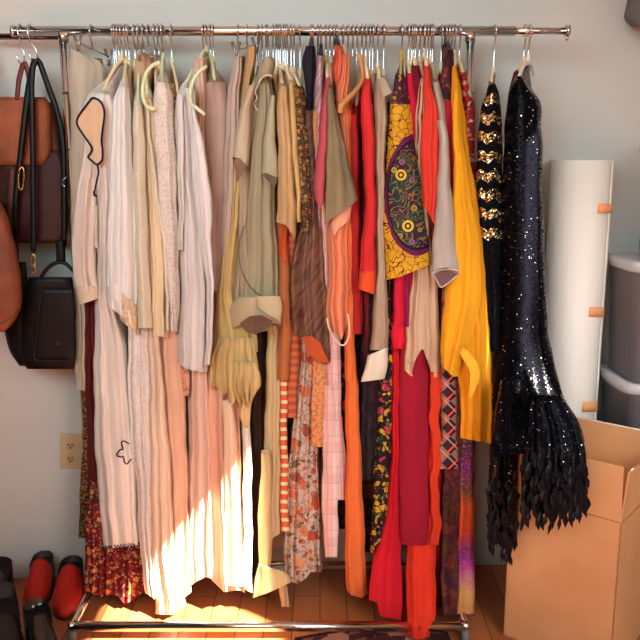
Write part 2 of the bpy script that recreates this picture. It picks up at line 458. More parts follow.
def argyle():
    t = NT('argyle_cloth'); v = t.map(t.uv(), (8, 8, 1), .785); n = t.new('ShaderNodeTexChecker'); t.link(v, n.inputs[0]); n.inputs['Scale'].default_value = 1
    n.inputs['Color1'].default_value = lin((128, 100, 88)); n.inputs['Color2'].default_value = lin((52, 26, 30))
    s = t.sep(t.map(t.uv(), (8, 8, 1), .785, (.35, .35, 0)))
    l1 = t.math('LESS_THAN', t.math('FRACT', s[0]), .13); l2 = t.math('LESS_THAN', t.math('FRACT', s[1]), .10)
    c = t.mix(l1, n.outputs[0], (214, 74, 62)); c = t.mix(l2, c, (168, 140, 124)); return t.done(c, .8, 0, .2, creases(t, .6))
def leopard():
    t = NT('leopard_cloth'); d = t.vor(t.warp(t.uv(), 9, .05), 42)
    c = t.ramp(d, [(.0, (120, 78, 40)), (.30, (26, 16, 12)), (.55, (150, 110, 68))], 'CONSTANT'); return t.done(c, .8, 0, .2, creases(t, .6))
def floorboards():
    t = NT('floorboards'); o = t.obj(); s = t.sep(o)
    n = t.new('ShaderNodeTexBrick'); t.link(t.map(o, (1, 1, 1), math.pi/2), n.inputs['Vector'])
    n.inputs['Scale'].default_value = 1; n.inputs['Brick Width'].default_value = 1.9; n.inputs['Row Height'].default_value = .085
    n.inputs['Mortar Size'].default_value = .0016; n.inputs['Color1'].default_value = lin((188, 112, 66)); n.inputs['Color2'].default_value = lin((162, 92, 52))
    n.inputs['Mortar'].default_value = lin((52, 26, 14)); n.offset = .37
    g = t.noise(t.map(o, (40, 2.2, 1)), 1.0, 5, .8); c = t.mix(t.math('MULTIPLY', g, .45), n.outputs['Color'], (112, 58, 30))
    return t.done(c, .38, 0, .4, t.bump(n.outputs['Fac'], .4, -.003))
def wallpaint(col):
    t = NT('wall_paint'); o = t.obj(); n = t.noise(o, 1.6, 4); c = t.ramp(n, [(.3, tuple(int(q*.965) for q in col)), (.7, col)])
    return t.done(c, .75, 0, .2, t.bump(t.noise(o, 140, 3), .08, .003))
# ------------------------------------------------------------------ the setting
M_WALL = wallpaint((197, 199, 193)); M_WHITE = plain('white_paint', (226, 222, 214), .5); M_CHROME = chrome()
def wall_y(x): return .175 + .058*x
def slab(name, pts, m):                      # a quad with thickness, pts counter-clockwise seen from the room
    a, b, c, d = [Vector(p) for p in pts]; n = (b-a).cross(d-a).normalized()*-.08
    V = [a, b, c, d, a+n, b+n, c+n, d+n]
    return tag(mk(name, V, [(0, 1, 2, 3), (7, 6, 5, 4), (0, 4, 5, 1), (1, 5, 6, 2), (2, 6, 7, 3), (3, 7, 4, 0)], m, smooth=False), kind='structure')
XR = 1.45; ZC = 2.75
slab('floor', [(-2.6, -4.2, 0), (XR, -4.2, 0), (XR, .6, 0), (-2.6, .6, 0)], floorboards())
slab('wall_back', [(-2.6, wall_y(-2.6), 0), (XR, wall_y(XR), 0), (XR, wall_y(XR), ZC), (-2.6, wall_y(-2.6), ZC)], M_WALL)
slab('ceiling', [(-2.6, .6, ZC), (XR, .6, ZC), (XR, -4.2, ZC), (-2.6, -4.2, ZC)], M_WHITE)
# right-hand wall with the sun's opening; two more added for bounce and glint
OPEN = [(-2.56, -2.05, .75, 2.20), (-1.95, -1.345, 1.80, 2.56), (-.935, -.828, 1.32, 2.56)]      # y0, y1, z0, z1; outer two added: floor bounce, gown glint
wb = MB(); ys = sorted({-4.2, .6} | {v for o in OPEN for v in o[:2]})
for y0, y1 in zip(ys, ys[1:]):
    o = [o for o in OPEN if o[0] <= y0+1e-6 and o[1] >= y1-1e-6]
    for z0, z1 in ([(0, o[0][2]), (o[0][3], ZC)] if o else [(0, ZC)]):
        wb.box((XR+.04, (y0+y1)/2, (z0+z1)/2), (.08, y1-y0, z1-z0))
tag(wb.out('wall_right', M_WALL, smooth=False), kind='structure')
for i, (y0, y1, z0, z1) in enumerate(OPEN):
    f = MB(); th_ = .03 if y1-y0 > .2 else .006
    for y in (y0+th_/2, y1-th_/2): f.box((XR+.05, y, (z0+z1)/2), (.05, th_, z1-z0))
    for z in (z0+th_/2, z1-th_/2): f.box((XR+.05, (y0+y1)/2, z), (.05, y1-y0-2*th_, th_))
    tag(f.out('window_%d' % (i+1), M_WHITE, smooth=False), kind='structure')

# ------------------------------------------------------------------ the clothes rack
rk = empty('clothes_rack', P(268, 600, 0)*1, 'chrome tubular clothes rack with a telescopic top rail against the pale wall', 'clothes rack'); rk.location.z = 0
def cyl(a, b, r, name, m=M_CHROME, par=rk, n=16):
    return MB().tube([a, b], r, n).out(name, m, par)
RZ = ZROD
Xa, Xb, Xc = P(14, 31, 0).x, P(515, 31, 0).x, P(567, 31, 0).x
cyl((Xa, 0, RZ), (Xb, 0, RZ), .0135, 'top_rail'); cyl((Xb-.03, 0, RZ), (Xc, 0, RZ), .0098, 'rail_extension')
MB().tube([(Xc-.004, 0, RZ), (Xc+.006, 0, RZ)], .017, 20).tube([(Xc+.001, 0, RZ-.012), (Xc+.001, 0, RZ-.026)], .004, 8).out('end_cap', M_CHROME, rk)
MB().tube([(Xa-.006, 0, RZ), (Xa+.004, 0, RZ)], .016, 20).out('end_cap', M_CHROME, rk)
p0 = P(-12, 36.5, .05); p1 = P(62, 37, .05); cyl(p0, (p1.x, .05, p0.z), .009, 'rear_rail', chrome((120, 96, 92), .2))
posts = []
for px, foot in ((64, -1), (470, 1)):
    x = P(px, 45, 0).x; posts.append(x)
    cyl((x, 0, .10), (x, 0, RZ-.012), .0135, 'post')
    MB().tube([(x, 0, RZ-.028), (x, 0, RZ-.004)], .0155, 16).out('post_collar', M_CHROME, rk)
    for z in (RZ-.17, RZ-.33): MB().tube([(x, 0, z-.002), (x, 0, z+.002)], .0142, 16).out('joint_ring', plain('dark_joint', (60, 56, 56), .4), rk)
    f = P(76 if foot < 0 else 466, 630, -.248)
    MB().tube([(x, -.248, .05), (x, .11, .058)], .0125, 12).out('base_bar', M_CHROME, rk)
    MB().tube([(x, 0, .05), (x, 0, .105)], .018, 16).out('post_socket', M_CHROME, rk)
    for y in (-.248, .11):
        MB().tube([(x, y, .03), (x, y, .062)], .013, 12).out('foot_stem', M_CHROME, rk)
        c = MB(); c.tube([(x-.011, y, .021), (x+.011, y, .021)], .021, 16); c.out('caster', plain('caster_grey', (96, 90, 86), .35), rk)
cyl((posts[0], -.248, .048), (posts[1], -.248, .048), .0145, 'front_bar'); cyl((posts[0], .105, .062), (posts[1], .105, .062), .008, 'rear_bar')

# ------------------------------------------------------------------ hangers and garments
HB = {'beige': plain('beige_velvet', (226, 208, 168), .8, .15), 'mint': plain('mint_velvet', (206, 216, 178), .75, .15), 'white': plain('white_plastic', (236, 230, 214), .4),
      'wood': plain('pale_wood', (205, 150, 92), .5, .3, 0, .2, 30, .08), 'black': plain('black_plastic', (30, 26, 28), .5), 'green': plain('golden_plastic', (206, 168, 70), .6)}
M_WIRE = chrome((200, 200, 204), .2); M_CLIP = chrome((150, 146, 144), .3)
NHANG = 0
def hanger(hx, necky, tip, kind, label, yb=.12, wide=.0055, tilt=0, group='clothes hangers on the rail'):
    """hook over the rail, a shank down to the neck, arms out to the shoulders (tip: world point of the front arm's end)"""
    X = P(hx, 31, 0).x; zn = P(hx, necky, 0).z
    r = empty('clothes_hanger', (X, 0, RZ), label, 'hanger', group)
    pts = [Vector((X+tilt*.4, .016, RZ-.012)), Vector((X, .0185, RZ)), Vector((X, .013, RZ+.0135)), Vector((X, 0, RZ+.0185)), Vector((X, -.013, RZ+.0135)), Vector((X, -.0185, RZ)), Vector((X+tilt*.5, -.010, RZ-.024)), Vector((X+tilt, 0, RZ-.045)), Vector((X+tilt, 0, zn))]
    MB().tube(smoothpts(pts, 4), .0022, 6).out('hook', M_WIRE, r)
    if tip is None: return r
    N = Vector((X+tilt, 0, zn)); t = Vector(tip); d = t-N
    bk = Vector((N.x - d.x*.55, yb, zn+(t.z-zn)*min(1, yb/max(.03, abs(t.y)))))
    pts = smoothpts([bk, N+(bk-N)*.45+Vector((0, 0, .010)), N+Vector((0, 0, -.002)), N+d*.45+Vector((0, 0, .012)), t], 6)
    MB().tube(pts, wide, 8, flat=1.0 if wide < .007 else .55, up=(0, 0, 1)).out('arms', HB[kind], r)
    MB().tube([N+Vector((0, 0, -.010)), N+Vector((0, 0, .022))], [.0075, .004], 8).out('neck', HB[kind], r)
    return r
def clip_hanger(hx, a, b, ya, yb, label):
    X = P(hx, 31, 0).x; A = P(a[0], a[1], ya); B = P(b[0], b[1], yb)
    r = empty('clip_hanger', (X, 0, RZ), label, 'hanger', 'clip hangers on the rail')
    C = (A+B)/2; C.x = X; C.y = 0
    C = A+(B-A)*max(.15, min(.85, (X-A.x)/(B.x-A.x) if abs(B.x-A.x) > .01 else .5))
    pts = [Vector((X, .016, RZ-.012)), Vector((X, .0185, RZ)), Vector((X, 0, RZ+.0185)), Vector((X, -.0185, RZ)), Vector((X, -.008, RZ-.026)), Vector((X+.002, 0, RZ-.05)), C]
    MB().tube(smoothpts(pts, 4), .0022, 6).out('hook', M_WIRE, r)
    MB().tube([A, B], .0019, 6).out('bar', M_WIRE, r)
    for Q, s in ((A, 1), (B, 1)):
        c = MB(); d = (B-A).normalized()
        for q in (-1, 1):
            c.tube([Q+Vector((q*.011, 0, .022)), Q+Vector((q*.003, 0, -.004)), Q+Vector((-q*.003, 0, -.024))], [.0045, .0040, .0035], 6)
        c.out('clip', M_CLIP, r)
    return r
GARMENTS = []
def G(name, cat, label, short, hook, necky, yf, rows, m, hang='beige', parts=(), group=None, yb=.075, neckhang=None, tilt=0, wide=.0055, handle=True, **kw):
    group = group or cat + 's hanging on the rack'
    base = P((rows[-1][1]+rows[-1][2])/2, rows[-1][0], yf)
    tl = kw.pop('tail', (hook, necky, yb))
    if parts:
        root = empty(name, base, label, cat, group); body = loft('body', m, rows, yf, root, tail=tl, **kw)
        for p in parts: p(root)
    else:
        root = loft(name, m, rows, yf, None, tail=tl, **kw); tag(root, label, cat, group)
    if handle:
        tip = P((rows[0][1]+rows[0][2])/2, rows[0][0]+3, yf+.034)
        hanger(hook, (neckhang or necky)-2, tip, hang, '%s hanger with a wire hook, holding the %s' % (hang.replace('green', 'golden').replace('wood', 'wooden'), short), yb*.9, wide, tilt)
    return root
def part(name, m, rows, yf, **kw): return lambda root: loft(name, m, rows, yf, root, **kw)
def ppatch(name, m, poly, Y, **kw): return lambda root: patch(name, m, poly, Y, root, **kw)
def ptube(name, m, pts, Y, r, **kw): return lambda root: pxtube(name, m, pts, Y, r, root, **kw)

# colours as the cloth is
C_WHITE = fabric((236, 230, 222)); C_CREAM = fabric((234, 222, 196)); C_OFF = fabric((228, 214, 198)); C_NAVY = fabric((34, 30, 66)); C_PEACH = fabric((236, 190, 158)); C_SALM = fabric((236, 170, 140))
C_LACE = lace((238, 228, 216), (206, 186, 160), 60)

# --- the white end of the rail, left
clip_hanger(91, (78, 42), (109, 57), -.10, .0, 'wire clip hanger with two clips holding the beige linen skirt at the left post')
G('skirt', 'skirt', 'beige linen skirt clipped flat beside the left post, behind the white tunic', 'linen skirt', 91, 58, -.055,
  [(48, 70, 80), (62, 69, 101), (80, 69, 104), (110, 70, 96), (200, 71, 88), (300, 73, 86), (388, 76, 86)], fabric((194, 182, 162), var=.12), handle=False, folds=2, depth=.02, top=[(0, 0), (1, 13)], hem=[(0, 0), (1, 4)])
G('dress', 'dress', 'leopard-print dress, only its narrow hanging edge showing at far left', 'leopard-print dress', 113, 75, -.03,
  [(110, 90, 100), (300, 80, 92), (400, 83, 94), (470, 81, 92), (538, 78, 90)], leopard(), folds=2, amp=.004)
M_PAIS = bouquet((110, 30, 36), [(190, 110, 60), (150, 40, 44), (206, 150, 96), (84, 24, 34)], [(200, 140, 84), (120, 104, 92), (170, 60, 50)], 16, 30, (70, 20, 26))
G('dress', 'dress', 'dark red long dress with a ruffled paisley hem, behind the white tunic', 'dark red paisley-hem dress', 115, 75, -.075,
  [(110, 92, 106), (300, 86, 104), (400, 86, 112), (500, 88, 134), (560, 86, 140)], fabric((104, 34, 34)), folds=5, amp=.010, depth=.03,
  parts=[part('ruffle', M_PAIS, [(480, 90, 132), (540, 86, 141), (585, 84, 144)], -.09, folds=8, amp=.012, depth=.02, hem=[(0, 6), (.3, 10), (.55, 10), (.7, 20), (.8, 16), (1, 6)]),
         part('ruffle', M_PAIS, [(500, 87, 100), (585, 84, 103)], -.10, folds=3, amp=.008, depth=.015, hem=[(0, 5), (1, 12)])])
G('shirt', 'shirt', 'pale beige button shirt, its cuffed long sleeve hanging at the left edge of the whites', 'beige button shirt', 118, 66, -.10,
  [(100, 96, 110), (160, 94, 108), (230, 93, 110), (300, 94, 112), (330, 95, 112)], C_OFF, folds=2,
  parts=[part('sleeve', fabric((232, 216, 202)), [(112, 88, 99), (150, 83, 98), (200, 76, 97), (240, 72, 96), (275, 74, 97), (292, 76, 98)], -.135, folds=2, amp=.009, depth=.022),
         part('cuff', fabric((230, 206, 184)), [(286, 76, 98), (303, 79, 101)], -.139, folds=1, amp=.003, depth=.024, hem=[(0, 2), (1, -5)]),
         part('button_placket', C_OFF, [(205, 94, 98), (248, 95, 99)], -.137, folds=1, depth=.006)])
trim = [(92, 98), (85, 107), (78, 117), (77, 124), (82, 133), (89, 143), (92, 149), (90, 154), (88, 157), (92, 161), (97, 164.5), (102, 160), (102.5, 150), (101.5, 140), (103, 126), (104.5, 113), (102, 104), (97, 99)]
G('tunic', 'tunic', 'long white tunic with navy stitched edging at its open neck and zigzag hem', 'navy-trimmed white tunic', 121, 62, -.17,
  [(93, 90, 112, -.175), (105, 84, 116, -.17), (125, 84, 118, -.165), (165, 92, 114, -.16), (200, 97, 113, -.15), (250, 97, 112, -.14), (300, 96, 114, -.13), (350, 94, 127, -.12), (400, 94, 131, -.12), (450, 95, 136, -.12), (500, 99, 138, -.12), (545, 103, 140, -.12)],
  fabric((240, 232, 222)), folds=3, amp=.010, depth=.035, hem=[(0, 4), (1, 0)],
  parts=[ppatch('armhole_lining', fabric((226, 194, 158)), trim, -.186, bulge=-.008), ptube('edging', C_NAVY, trim, -.188, .0028, closed=True, k=4),
         ptube('edging_tail', C_NAVY, [(97, 164), (98.5, 172), (97, 180), (94, 194)], -.186, .0026), ptube('tassel', C_NAVY, [(94, 191), (94.5, 195), (97, 196)], -.187, .0035),
         ptube('embroidery', C_NAVY, [(129, 444), (124, 441), (121.5, 443), (123, 449), (120, 450), (116.5, 455), (121, 457), (124, 456.5)], -.131, .0022, k=3),
         ptube('embroidery', C_NAVY, [(124, 458), (124.5, 462), (127, 464), (131, 459)], -.131, .0022, k=3),
         ptube('hem_edging', C_NAVY, [(103+i*1.48, 548-i*.16+(1.6 if i % 2 else -1.6), -.100-.032*math.sin(math.pi*min(1, i/25))) for i in range(26)], -.12, .0022, k=1)])
G('blouse', 'blouse', 'white blouse with a slanting lace hem, in front of the navy-trimmed tunic', 'lace-hem white blouse', 125, 66, -.18,
  [(86, 119, 129), (100, 114, 131), (130, 111, 131), (160, 110, 133), (200, 108, 135), (240, 107, 137), (285, 106, 138), (305, 108, 138), (320, 114, 138), (335, 121, 138)], fabric((242, 240, 236)), folds=3, amp=.010, hem=[(0, -30), (.4, -18), (1, 0)],
  parts=[part('lace_hem', lace((232, 208, 172), (206, 172, 132), 30), [(296, 117, 138), (318, 120, 138), (334, 124, 138)], -.187, folds=2, depth=.03, hem=[(0, -14), (1, 2)], top=[(0, -6), (1, 10)]),
         part('hem_edge', C_WHITE, [(283, 106, 118), (300, 108, 122)], -.188, folds=1, depth=.02, hem=[(0, -8), (1, 6)], top=[(0, 4), (1, -2)])])
G('skirt', 'skirt', 'tan suede skirt clipped between the whites, mostly hidden behind cream blouses', 'tan suede skirt', 148, 58, -.06,
  [(53, 136, 148), (62, 135, 152), (80, 133, 150), (120, 135, 152), (300, 140, 156)], fabric((206, 168, 132)), handle=False, folds=2, depth=.02)
clip_hanger(148, (139, 52), (160, 57), -.10, .0, 'wire clip hanger with two small clips holding the tan suede skirt among the whites')
G('cardigan', 'cardigan', 'cream fringe-edged cardigan, straight sleeve ending in a flared cuff', 'cream fringe-edged cardigan', 138, 68, -.19,
  [(104, 134, 142), (120, 133, 144), (200, 134, 147), (260, 136, 149), (300, 137.5, 151), (328, 138, 153.5)], lace((234, 226, 202), (222, 210, 180), 80, .6), hang='mint', wide=.008, folds=1, amp=.005)
G('blouse', 'blouse', 'butter-cream draped blouse with an open curved front, right of the fringed cardigan', 'butter-cream draped blouse', 143, 66, -.16,
  [(98, 143, 154), (150, 144, 158), (200, 146, 162), (240, 149, 166), (280, 150, 168), (338, 150, 168)], fabric((238, 218, 178)), hang='mint', wide=.009, folds=2, amp=.010,
  parts=[part('front_edge', fabric((244, 236, 218)), [(110, 146, 149), (160, 151, 154), (210, 158, 161), (260, 164, 167), (330, 166, 169)], -.178, folds=1, amp=.002, depth=.008)], hem=[(0, 0), (.4, -2), (1, 0)])
G('blouse', 'blouse', 'tan flecked lace piece added for the shade side of the white crochet blouse', 'dark-flecked tan shade piece', 158, 70, -.155,
  [(84, 164, 174), (120, 165, 177), (200, 168, 178), (300, 172, 180)], lace((206, 170, 120), (110, 74, 44), 40), hang='beige', folds=2)  # separate tan piece carries the crochet blouse's shade side in its colour
G('blouse', 'blouse', 'white embroidered blouse with a long crochet sleeve tapering to its hem', 'white crochet blouse', 162, 62, -.18,
  [(82, 156, 168), (96, 153, 172), (130, 154, 174), (170, 156, 177), (220, 160, 178), (260, 165, 179), (300, 168, 179.5), (332, 171, 178)], lace((236, 226, 216), (214, 188, 164), 60, 1.0), hang='mint', wide=.011, folds=2, amp=.007)
G('shirt', 'shirt', 'off-white tie-front shirt with grey-lilac shade, hem folded, under the mint loop hanger', 'off-white tie-front shirt', 203, 64, -.17,
  [(84, 181, 190), (100, 176, 192), (200, 177, 200), (250, 179, 206), (300, 180, 209), (340, 178, 209), (368, 178, 207)], fabric((232, 226, 222)), hang='mint', wide=.010, folds=3, amp=.012, depth=.035, hem=[(0, -4), (.4, 2), (.8, 4), (1, 4)],
  parts=[part('front_strip', C_WHITE, [(94, 177, 184), (150, 177, 184), (200, 178, 184), (250, 178, 183)], -.187, folds=1, depth=.012),
         part('sleeve', fabric((234, 230, 228)), [(88, 186, 196), (112, 188, 197), (150, 191, 205), (200, 195, 212), (250, 202, 212), (300, 207, 214), (365, 204, 210)], -.197, folds=2, amp=.007, depth=.016)])
G('top', 'top', 'dusty mauve sleeveless top with a scooped neckline, behind the tie-front shirt', 'dusty mauve sleeveless top', 210, 62, -.10,
  [(82, 204, 226), (95, 203, 228), (150, 204, 230), (220, 205, 230), (292, 206, 228)], fabric((190, 162, 148)), hang='mint', wide=.010, folds=2, amp=.006,
  parts=[ptube('neckline', fabric((205, 178, 162)), [(205, 78), (207, 88), (210, 92), (214, 91), (216, 84)], -.085, .003)])
G('dress', 'dress', 'pink-striped white strap dress, straps under the mint hanger, pale folds down to the boards', 'strap dress with pink stripes', 206, 56, -.115,
  [(58, 194, 205), (76, 193, 206), (110, 196, 205), (200, 194, 206), (340, 189, 208), (450, 188, 214), (540, 186, 216), (579, 187, 216)], fabric((240, 206, 186)), hang='mint', folds=3, amp=.014, depth=.03, wide=.006, hem=[(0, 8), (.6, -2), (1, 0)])
# --- long pale dresses below
G('dress', 'dress', 'long white eyelet dress with soft ragged edge, next to the navy-trimmed tunic', 'white eyelet dress', 128, 70, -.135,
  [(110, 122, 136), (320, 128, 150), (390, 128, 152), (450, 132, 152), (480, 136, 153), (550, 140, 156), (597, 146, 160)], lace((246, 240, 234), (232, 220, 208), 46, .8), folds=3, amp=.010, hem=[(0, -4), (.6, 2), (1, 0)])
G('dress', 'dress', 'long cream dress hanging lowest of the whites, hem near the base bar', 'lowest-hanging cream dress', 134, 70, -.15,
  [(110, 140, 150), (335, 148, 160), (470, 150, 171), (560, 152, 176), (612, 156, 187)], fabric((246, 222, 196)), folds=3, amp=.010, hem=[(0, 2), (.5, 3), (1, -6)])
G('dress', 'dress', 'long peach pleated dress beneath the crochet blouse', 'peach pleated dress', 154, 72, -.125,
  [(110, 152, 164), (330, 156, 181), (400, 160, 185), (470, 166, 188), (540, 168, 190), (602, 166, 192)], fabric((236, 190, 160)), folds=2, amp=.012, hem=[(0, 4), (.5, 0), (1, -10)],
  parts=[part('crochet_panel', lace((226, 170, 136), (170, 104, 78), 30), [(365, 180, 190), (396, 182, 189)], -.128, folds=1, depth=.012)])
G('dress', 'dress', 'long salmon and cream dress with wide folds under the khaki ruffles', 'wide-fold salmon dress', 213, 66, -.12,
  [(110, 214, 222, -.02), (290, 210, 228, -.06), (345, 207, 236, -.10), (400, 206, 240, -.12), (470, 208, 241), (540, 210, 243), (590, 212, 245)], fabric((236, 180, 152)), folds=3, amp=.016, depth=.035, hem=[(0, -10), (.35, 2), (.8, 0), (1, 3)],
  parts=[part('godet', fabric((246, 214, 184)), [(400, 222, 234), (470, 224, 238), (586, 226, 244)], -.135, folds=1, amp=.006, depth=.018)])
G('slip', 'slip', 'narrow white slip hanging in full sun, between the salmon dress and the dark filled gap', 'narrow white slip', 238, 62, -.12,
  [(110, 236, 244), (400, 242, 250), (480, 243, 252), (591, 243.5, 252.5)], fabric((244, 234, 220)), folds=1, amp=.004, depth=.02, hem=[(0, -2), (1, 2)])
clip_hanger(247, (236, 50), (256, 45), -.06, .0, 'dark wire clip hanger above the pinkish grey skirt, left of the khaki trousers')
G('skirt', 'skirt', 'pinkish grey skirt gathered under a dark clip, left of the khaki waistband', 'pinkish grey skirt', 243, 56, -.13,
  [(56, 233, 242), (75, 231, 242), (100, 227, 240), (150, 225, 240), (200, 223, 237), (290, 221, 233)], fabric((206, 184, 170)), handle=False, folds=3, amp=.008)
G('trousers', 'trousers', 'khaki trousers hung by their waistband, high above the tee shirt sleeve', 'khaki trousers', 252, 45, -.12,
  [(46, 247, 256), (60, 245, 256), (80, 243, 252), (95, 240, 250), (200, 238, 248), (330, 238, 250)], fabric((190, 152, 106)), handle=False, folds=2, amp=.005)
# --- khakis and sages
G('blouse', 'blouse', 'straw-yellow blouse with two ragged ruffle tiers and a hanging tie end', 'straw-yellow ruffled blouse', 247, 74, -.14,
  [(110, 240, 248), (180, 233, 243), (250, 224, 238), (300, 217, 236), (330, 217, 256), (352, 216, 258)], fabric((212, 186, 122)), folds=3, amp=.010, depth=.03,
  parts=[part('ruffle', fabric((218, 190, 130)), [(338, 217, 253), (360, 211, 258), (390, 209, 260)], -.155, folds=7, amp=.016, depth=.03, hem=[(0, -8), (.08, 0), (.15, -5), (.25, 8), (.33, 2), (.45, 16), (.52, 8), (.62, 20), (.7, 11), (.78, 14), (.88, -1), (1, -12)]),
         part('ruffle', fabric((224, 196, 138)), [(362, 232, 256), (385, 230, 261), (402, 238, 256)], -.170, folds=5, amp=.016, depth=.025, hem=[(0, -6), (.15, 4), (.3, -3), (.45, 8), (.6, -2), (.75, 4), (.87, -8), (1, -16)]),
         part('tie_end', fabric((226, 192, 130)), [(398, 243, 252), (410, 240, 251), (420, 241, 250), (428, 244, 248)], -.165, folds=1, depth=.01, close=True)])
M_SAGE = fabric((170, 160, 128)); M_SAGEL = fabric((186, 180, 148))
G('dress', 'dress', 'sage linen dress with a hood, stitched curved pocket and short sleeve', 'hooded sage dress', 266, 70, -.15,
  [(78, 256, 272), (110, 252, 275), (150, 245, 274), (200, 239, 275), (250, 236, 277), (305, 232, 279), (325, 234, 277)], M_SAGE, folds=4, amp=.012, depth=.04,
  parts=[part('hood', fabric((182, 166, 134)), [(57, 265, 272), (62, 261, 274), (70, 258, 274), (78, 258, 272)], -.165, folds=1, amp=.003, depth=.03, hem=[(0, 8), (.35, 0), (.7, -2), (1, 2)]),
         ptube('hood_edging', fabric((226, 214, 186)), [(258, 84), (262, 78), (267, 75), (272, 76)], -.172, .0025),
         ptube('drawstring', C_CREAM, [(259, 84), (255, 92), (257, 98), (254, 104), (258, 111)], -.176, .0014),
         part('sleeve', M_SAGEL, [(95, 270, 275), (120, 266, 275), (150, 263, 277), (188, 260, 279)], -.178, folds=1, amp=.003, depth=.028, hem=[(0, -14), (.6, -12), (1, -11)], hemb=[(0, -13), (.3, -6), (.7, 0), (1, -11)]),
         ppatch('sleeve_opening_shade', fabric((112, 100, 80)), [(262, 174), (267, 173), (277, 178), (275, 187), (268, 181)], -.181, bulge=-.006), ptube('pocket_seam', fabric((108, 98, 78)), [(244, 226), (240, 240), (239, 256), (242, 272), (249, 285), (258, 294), (269, 299)], -.163, .0016),  # dark patch paints the shade inside the sleeve opening
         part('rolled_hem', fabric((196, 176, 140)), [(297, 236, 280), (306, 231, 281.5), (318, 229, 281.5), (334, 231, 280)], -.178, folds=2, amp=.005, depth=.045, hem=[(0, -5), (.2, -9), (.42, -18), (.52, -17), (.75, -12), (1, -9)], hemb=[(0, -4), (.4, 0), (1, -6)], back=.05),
         ppatch('hem_opening_shade', fabric((112, 84, 66)), [(240, 323), (250, 316), (262, 315), (273, 321), (266, 330), (255, 334.5), (245, 331)], -.205, bulge=-.012), part('hem_turnover', fabric((206, 190, 152)), [(296, 255, 280), (308, 256, 282), (322, 262, 281)], -.196, folds=1, amp=.004, depth=.02, hem=[(0, -14), (.5, -6), (1, 0)])])  # shaded inside of the rolled hem painted as a dark patch
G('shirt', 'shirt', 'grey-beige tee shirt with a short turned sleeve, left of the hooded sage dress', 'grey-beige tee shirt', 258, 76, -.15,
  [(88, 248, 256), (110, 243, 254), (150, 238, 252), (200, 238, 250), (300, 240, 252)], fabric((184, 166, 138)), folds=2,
  parts=[part('sleeve', fabric((200, 184, 156)), [(85, 249, 256), (110, 241, 251), (140, 234, 250), (186, 232, 248)], -.19, folds=1, amp=.003, depth=.028, hem=[(0, -29), (.3, -28), (.7, -22), (1, -19)], hemb=[(0, -28), (.35, 0), (1, -18)]), ppatch('sleeve_opening_shade', fabric((136, 110, 90)), [(234, 160), (239, 158), (247, 166), (241, 176), (236, 184), (236, 172)], -.193, bulge=-.006)])  # inner shade of the tee sleeve put in as a dark patch
G('coat', 'coat', 'khaki cream duster coat, curved hem swinging out near the boards', 'khaki duster coat', 268, 74, -.10,
  [(110, 262, 272), (280, 266, 280), (340, 267, 281), (400, 265, 281), (450, 264, 281), (500, 261, 281), (545, 260, 280)], fabric((214, 190, 142)), folds=2, amp=.007, depth=.03, hem=[(0, 20), (.45, 16), (.55, -6), (1, -12)],
  parts=[part('front_panel', fabric((222, 194, 140)), [(450, 262, 271), (500, 259, 272), (540, 258, 272), (568, 259, 270)], -.125, folds=1, amp=.006, depth=.016),
         part('hem_flare', fabric((230, 204, 152)), [(563, 259, 274), (575, 256, 289), (598, 252, 290)], -.135, folds=2, amp=.010, depth=.03, hem=[(0, 0), (.3, -4), (.55, -8), (1, -16)], top=[(0, 0), (1, 8)]),
         part('tail', fabric((206, 168, 130)), [(585, 278, 287), (607, 281, 289)], -.11, folds=1, depth=.01)])
G('skirt', 'skirt', 'dark brown fill cloth added for the shaded gap between the white slip and the khaki coat', 'dark brown gap-filling cloth', 262, 72, -.05,
  [(110, 258, 266), (390, 252, 268), (578, 250, 268)], fabric((62, 40, 34)), folds=2)  # dark cloth added to fill the shaded gap here
G('blouse', 'blouse', 'tan cotton blouse with pointed sleeve, right of the hooded sage dress', 'tan pointed-sleeve blouse', 278, 70, -.18,
  [(86, 279, 287), (110, 277, 290), (150, 278, 292), (190, 278, 295), (222, 276, 296)], fabric((206, 168, 122)), hang='beige', folds=2, amp=.007, hem=[(0, 0), (.5, 3), (.9, 16), (1, 12)])
G('blouse', 'blouse', 'golden cream blouse, a thin fringed edge beside the tan blouse', 'golden fringed blouse', 283, 72, -.165,
  [(82, 289, 295), (110, 288, 297), (150, 291, 299), (190, 295, 301), (222, 297, 302)], fabric((220, 186, 122)), folds=1, amp=.003)
M_FL1 = printed([(120, 84, 48), (170, 130, 70), (96, 52, 36), (190, 150, 80), (80, 70, 60)], 26, .06, (60, 36, 26), .05)
M_FL2 = printed([(112, 66, 44), (190, 146, 60), (84, 70, 60), (168, 84, 44), (70, 44, 34)], 30, .06, (56, 34, 28), .06)
G('blouse', 'blouse', 'brown blouse with small ochre flowers, left of its similar darker neighbour', 'ochre-flowered brown blouse', 287, 74, -.16,
  [(88, 291, 300), (120, 293, 303), (160, 296, 306), (200, 300, 309), (232, 301, 309)], M_FL1, folds=2, amp=.005)
G('blouse', 'blouse', 'darker dotted brown blouse with an ochre sleeve border, over the satin wrap', 'ochre-bordered dotted blouse', 291, 76, -.155,
  [(88, 298, 304), (120, 300, 307), (160, 304, 310), (200, 307, 312), (226, 309, 312.5)], M_FL2, folds=2, amp=.004)
G('blouse', 'blouse', 'rust orange blouse tip poking out under the tan pointed sleeve', 'rust orange blouse', 280, 74, -.13,
  [(110, 282, 292), (200, 280, 292), (235, 279, 288), (262, 279, 289)], fabric((206, 88, 44)), folds=1, hem=[(0, -8), (1, 2)])
M_SATB = satin((134, 90, 66), (70, 42, 34))
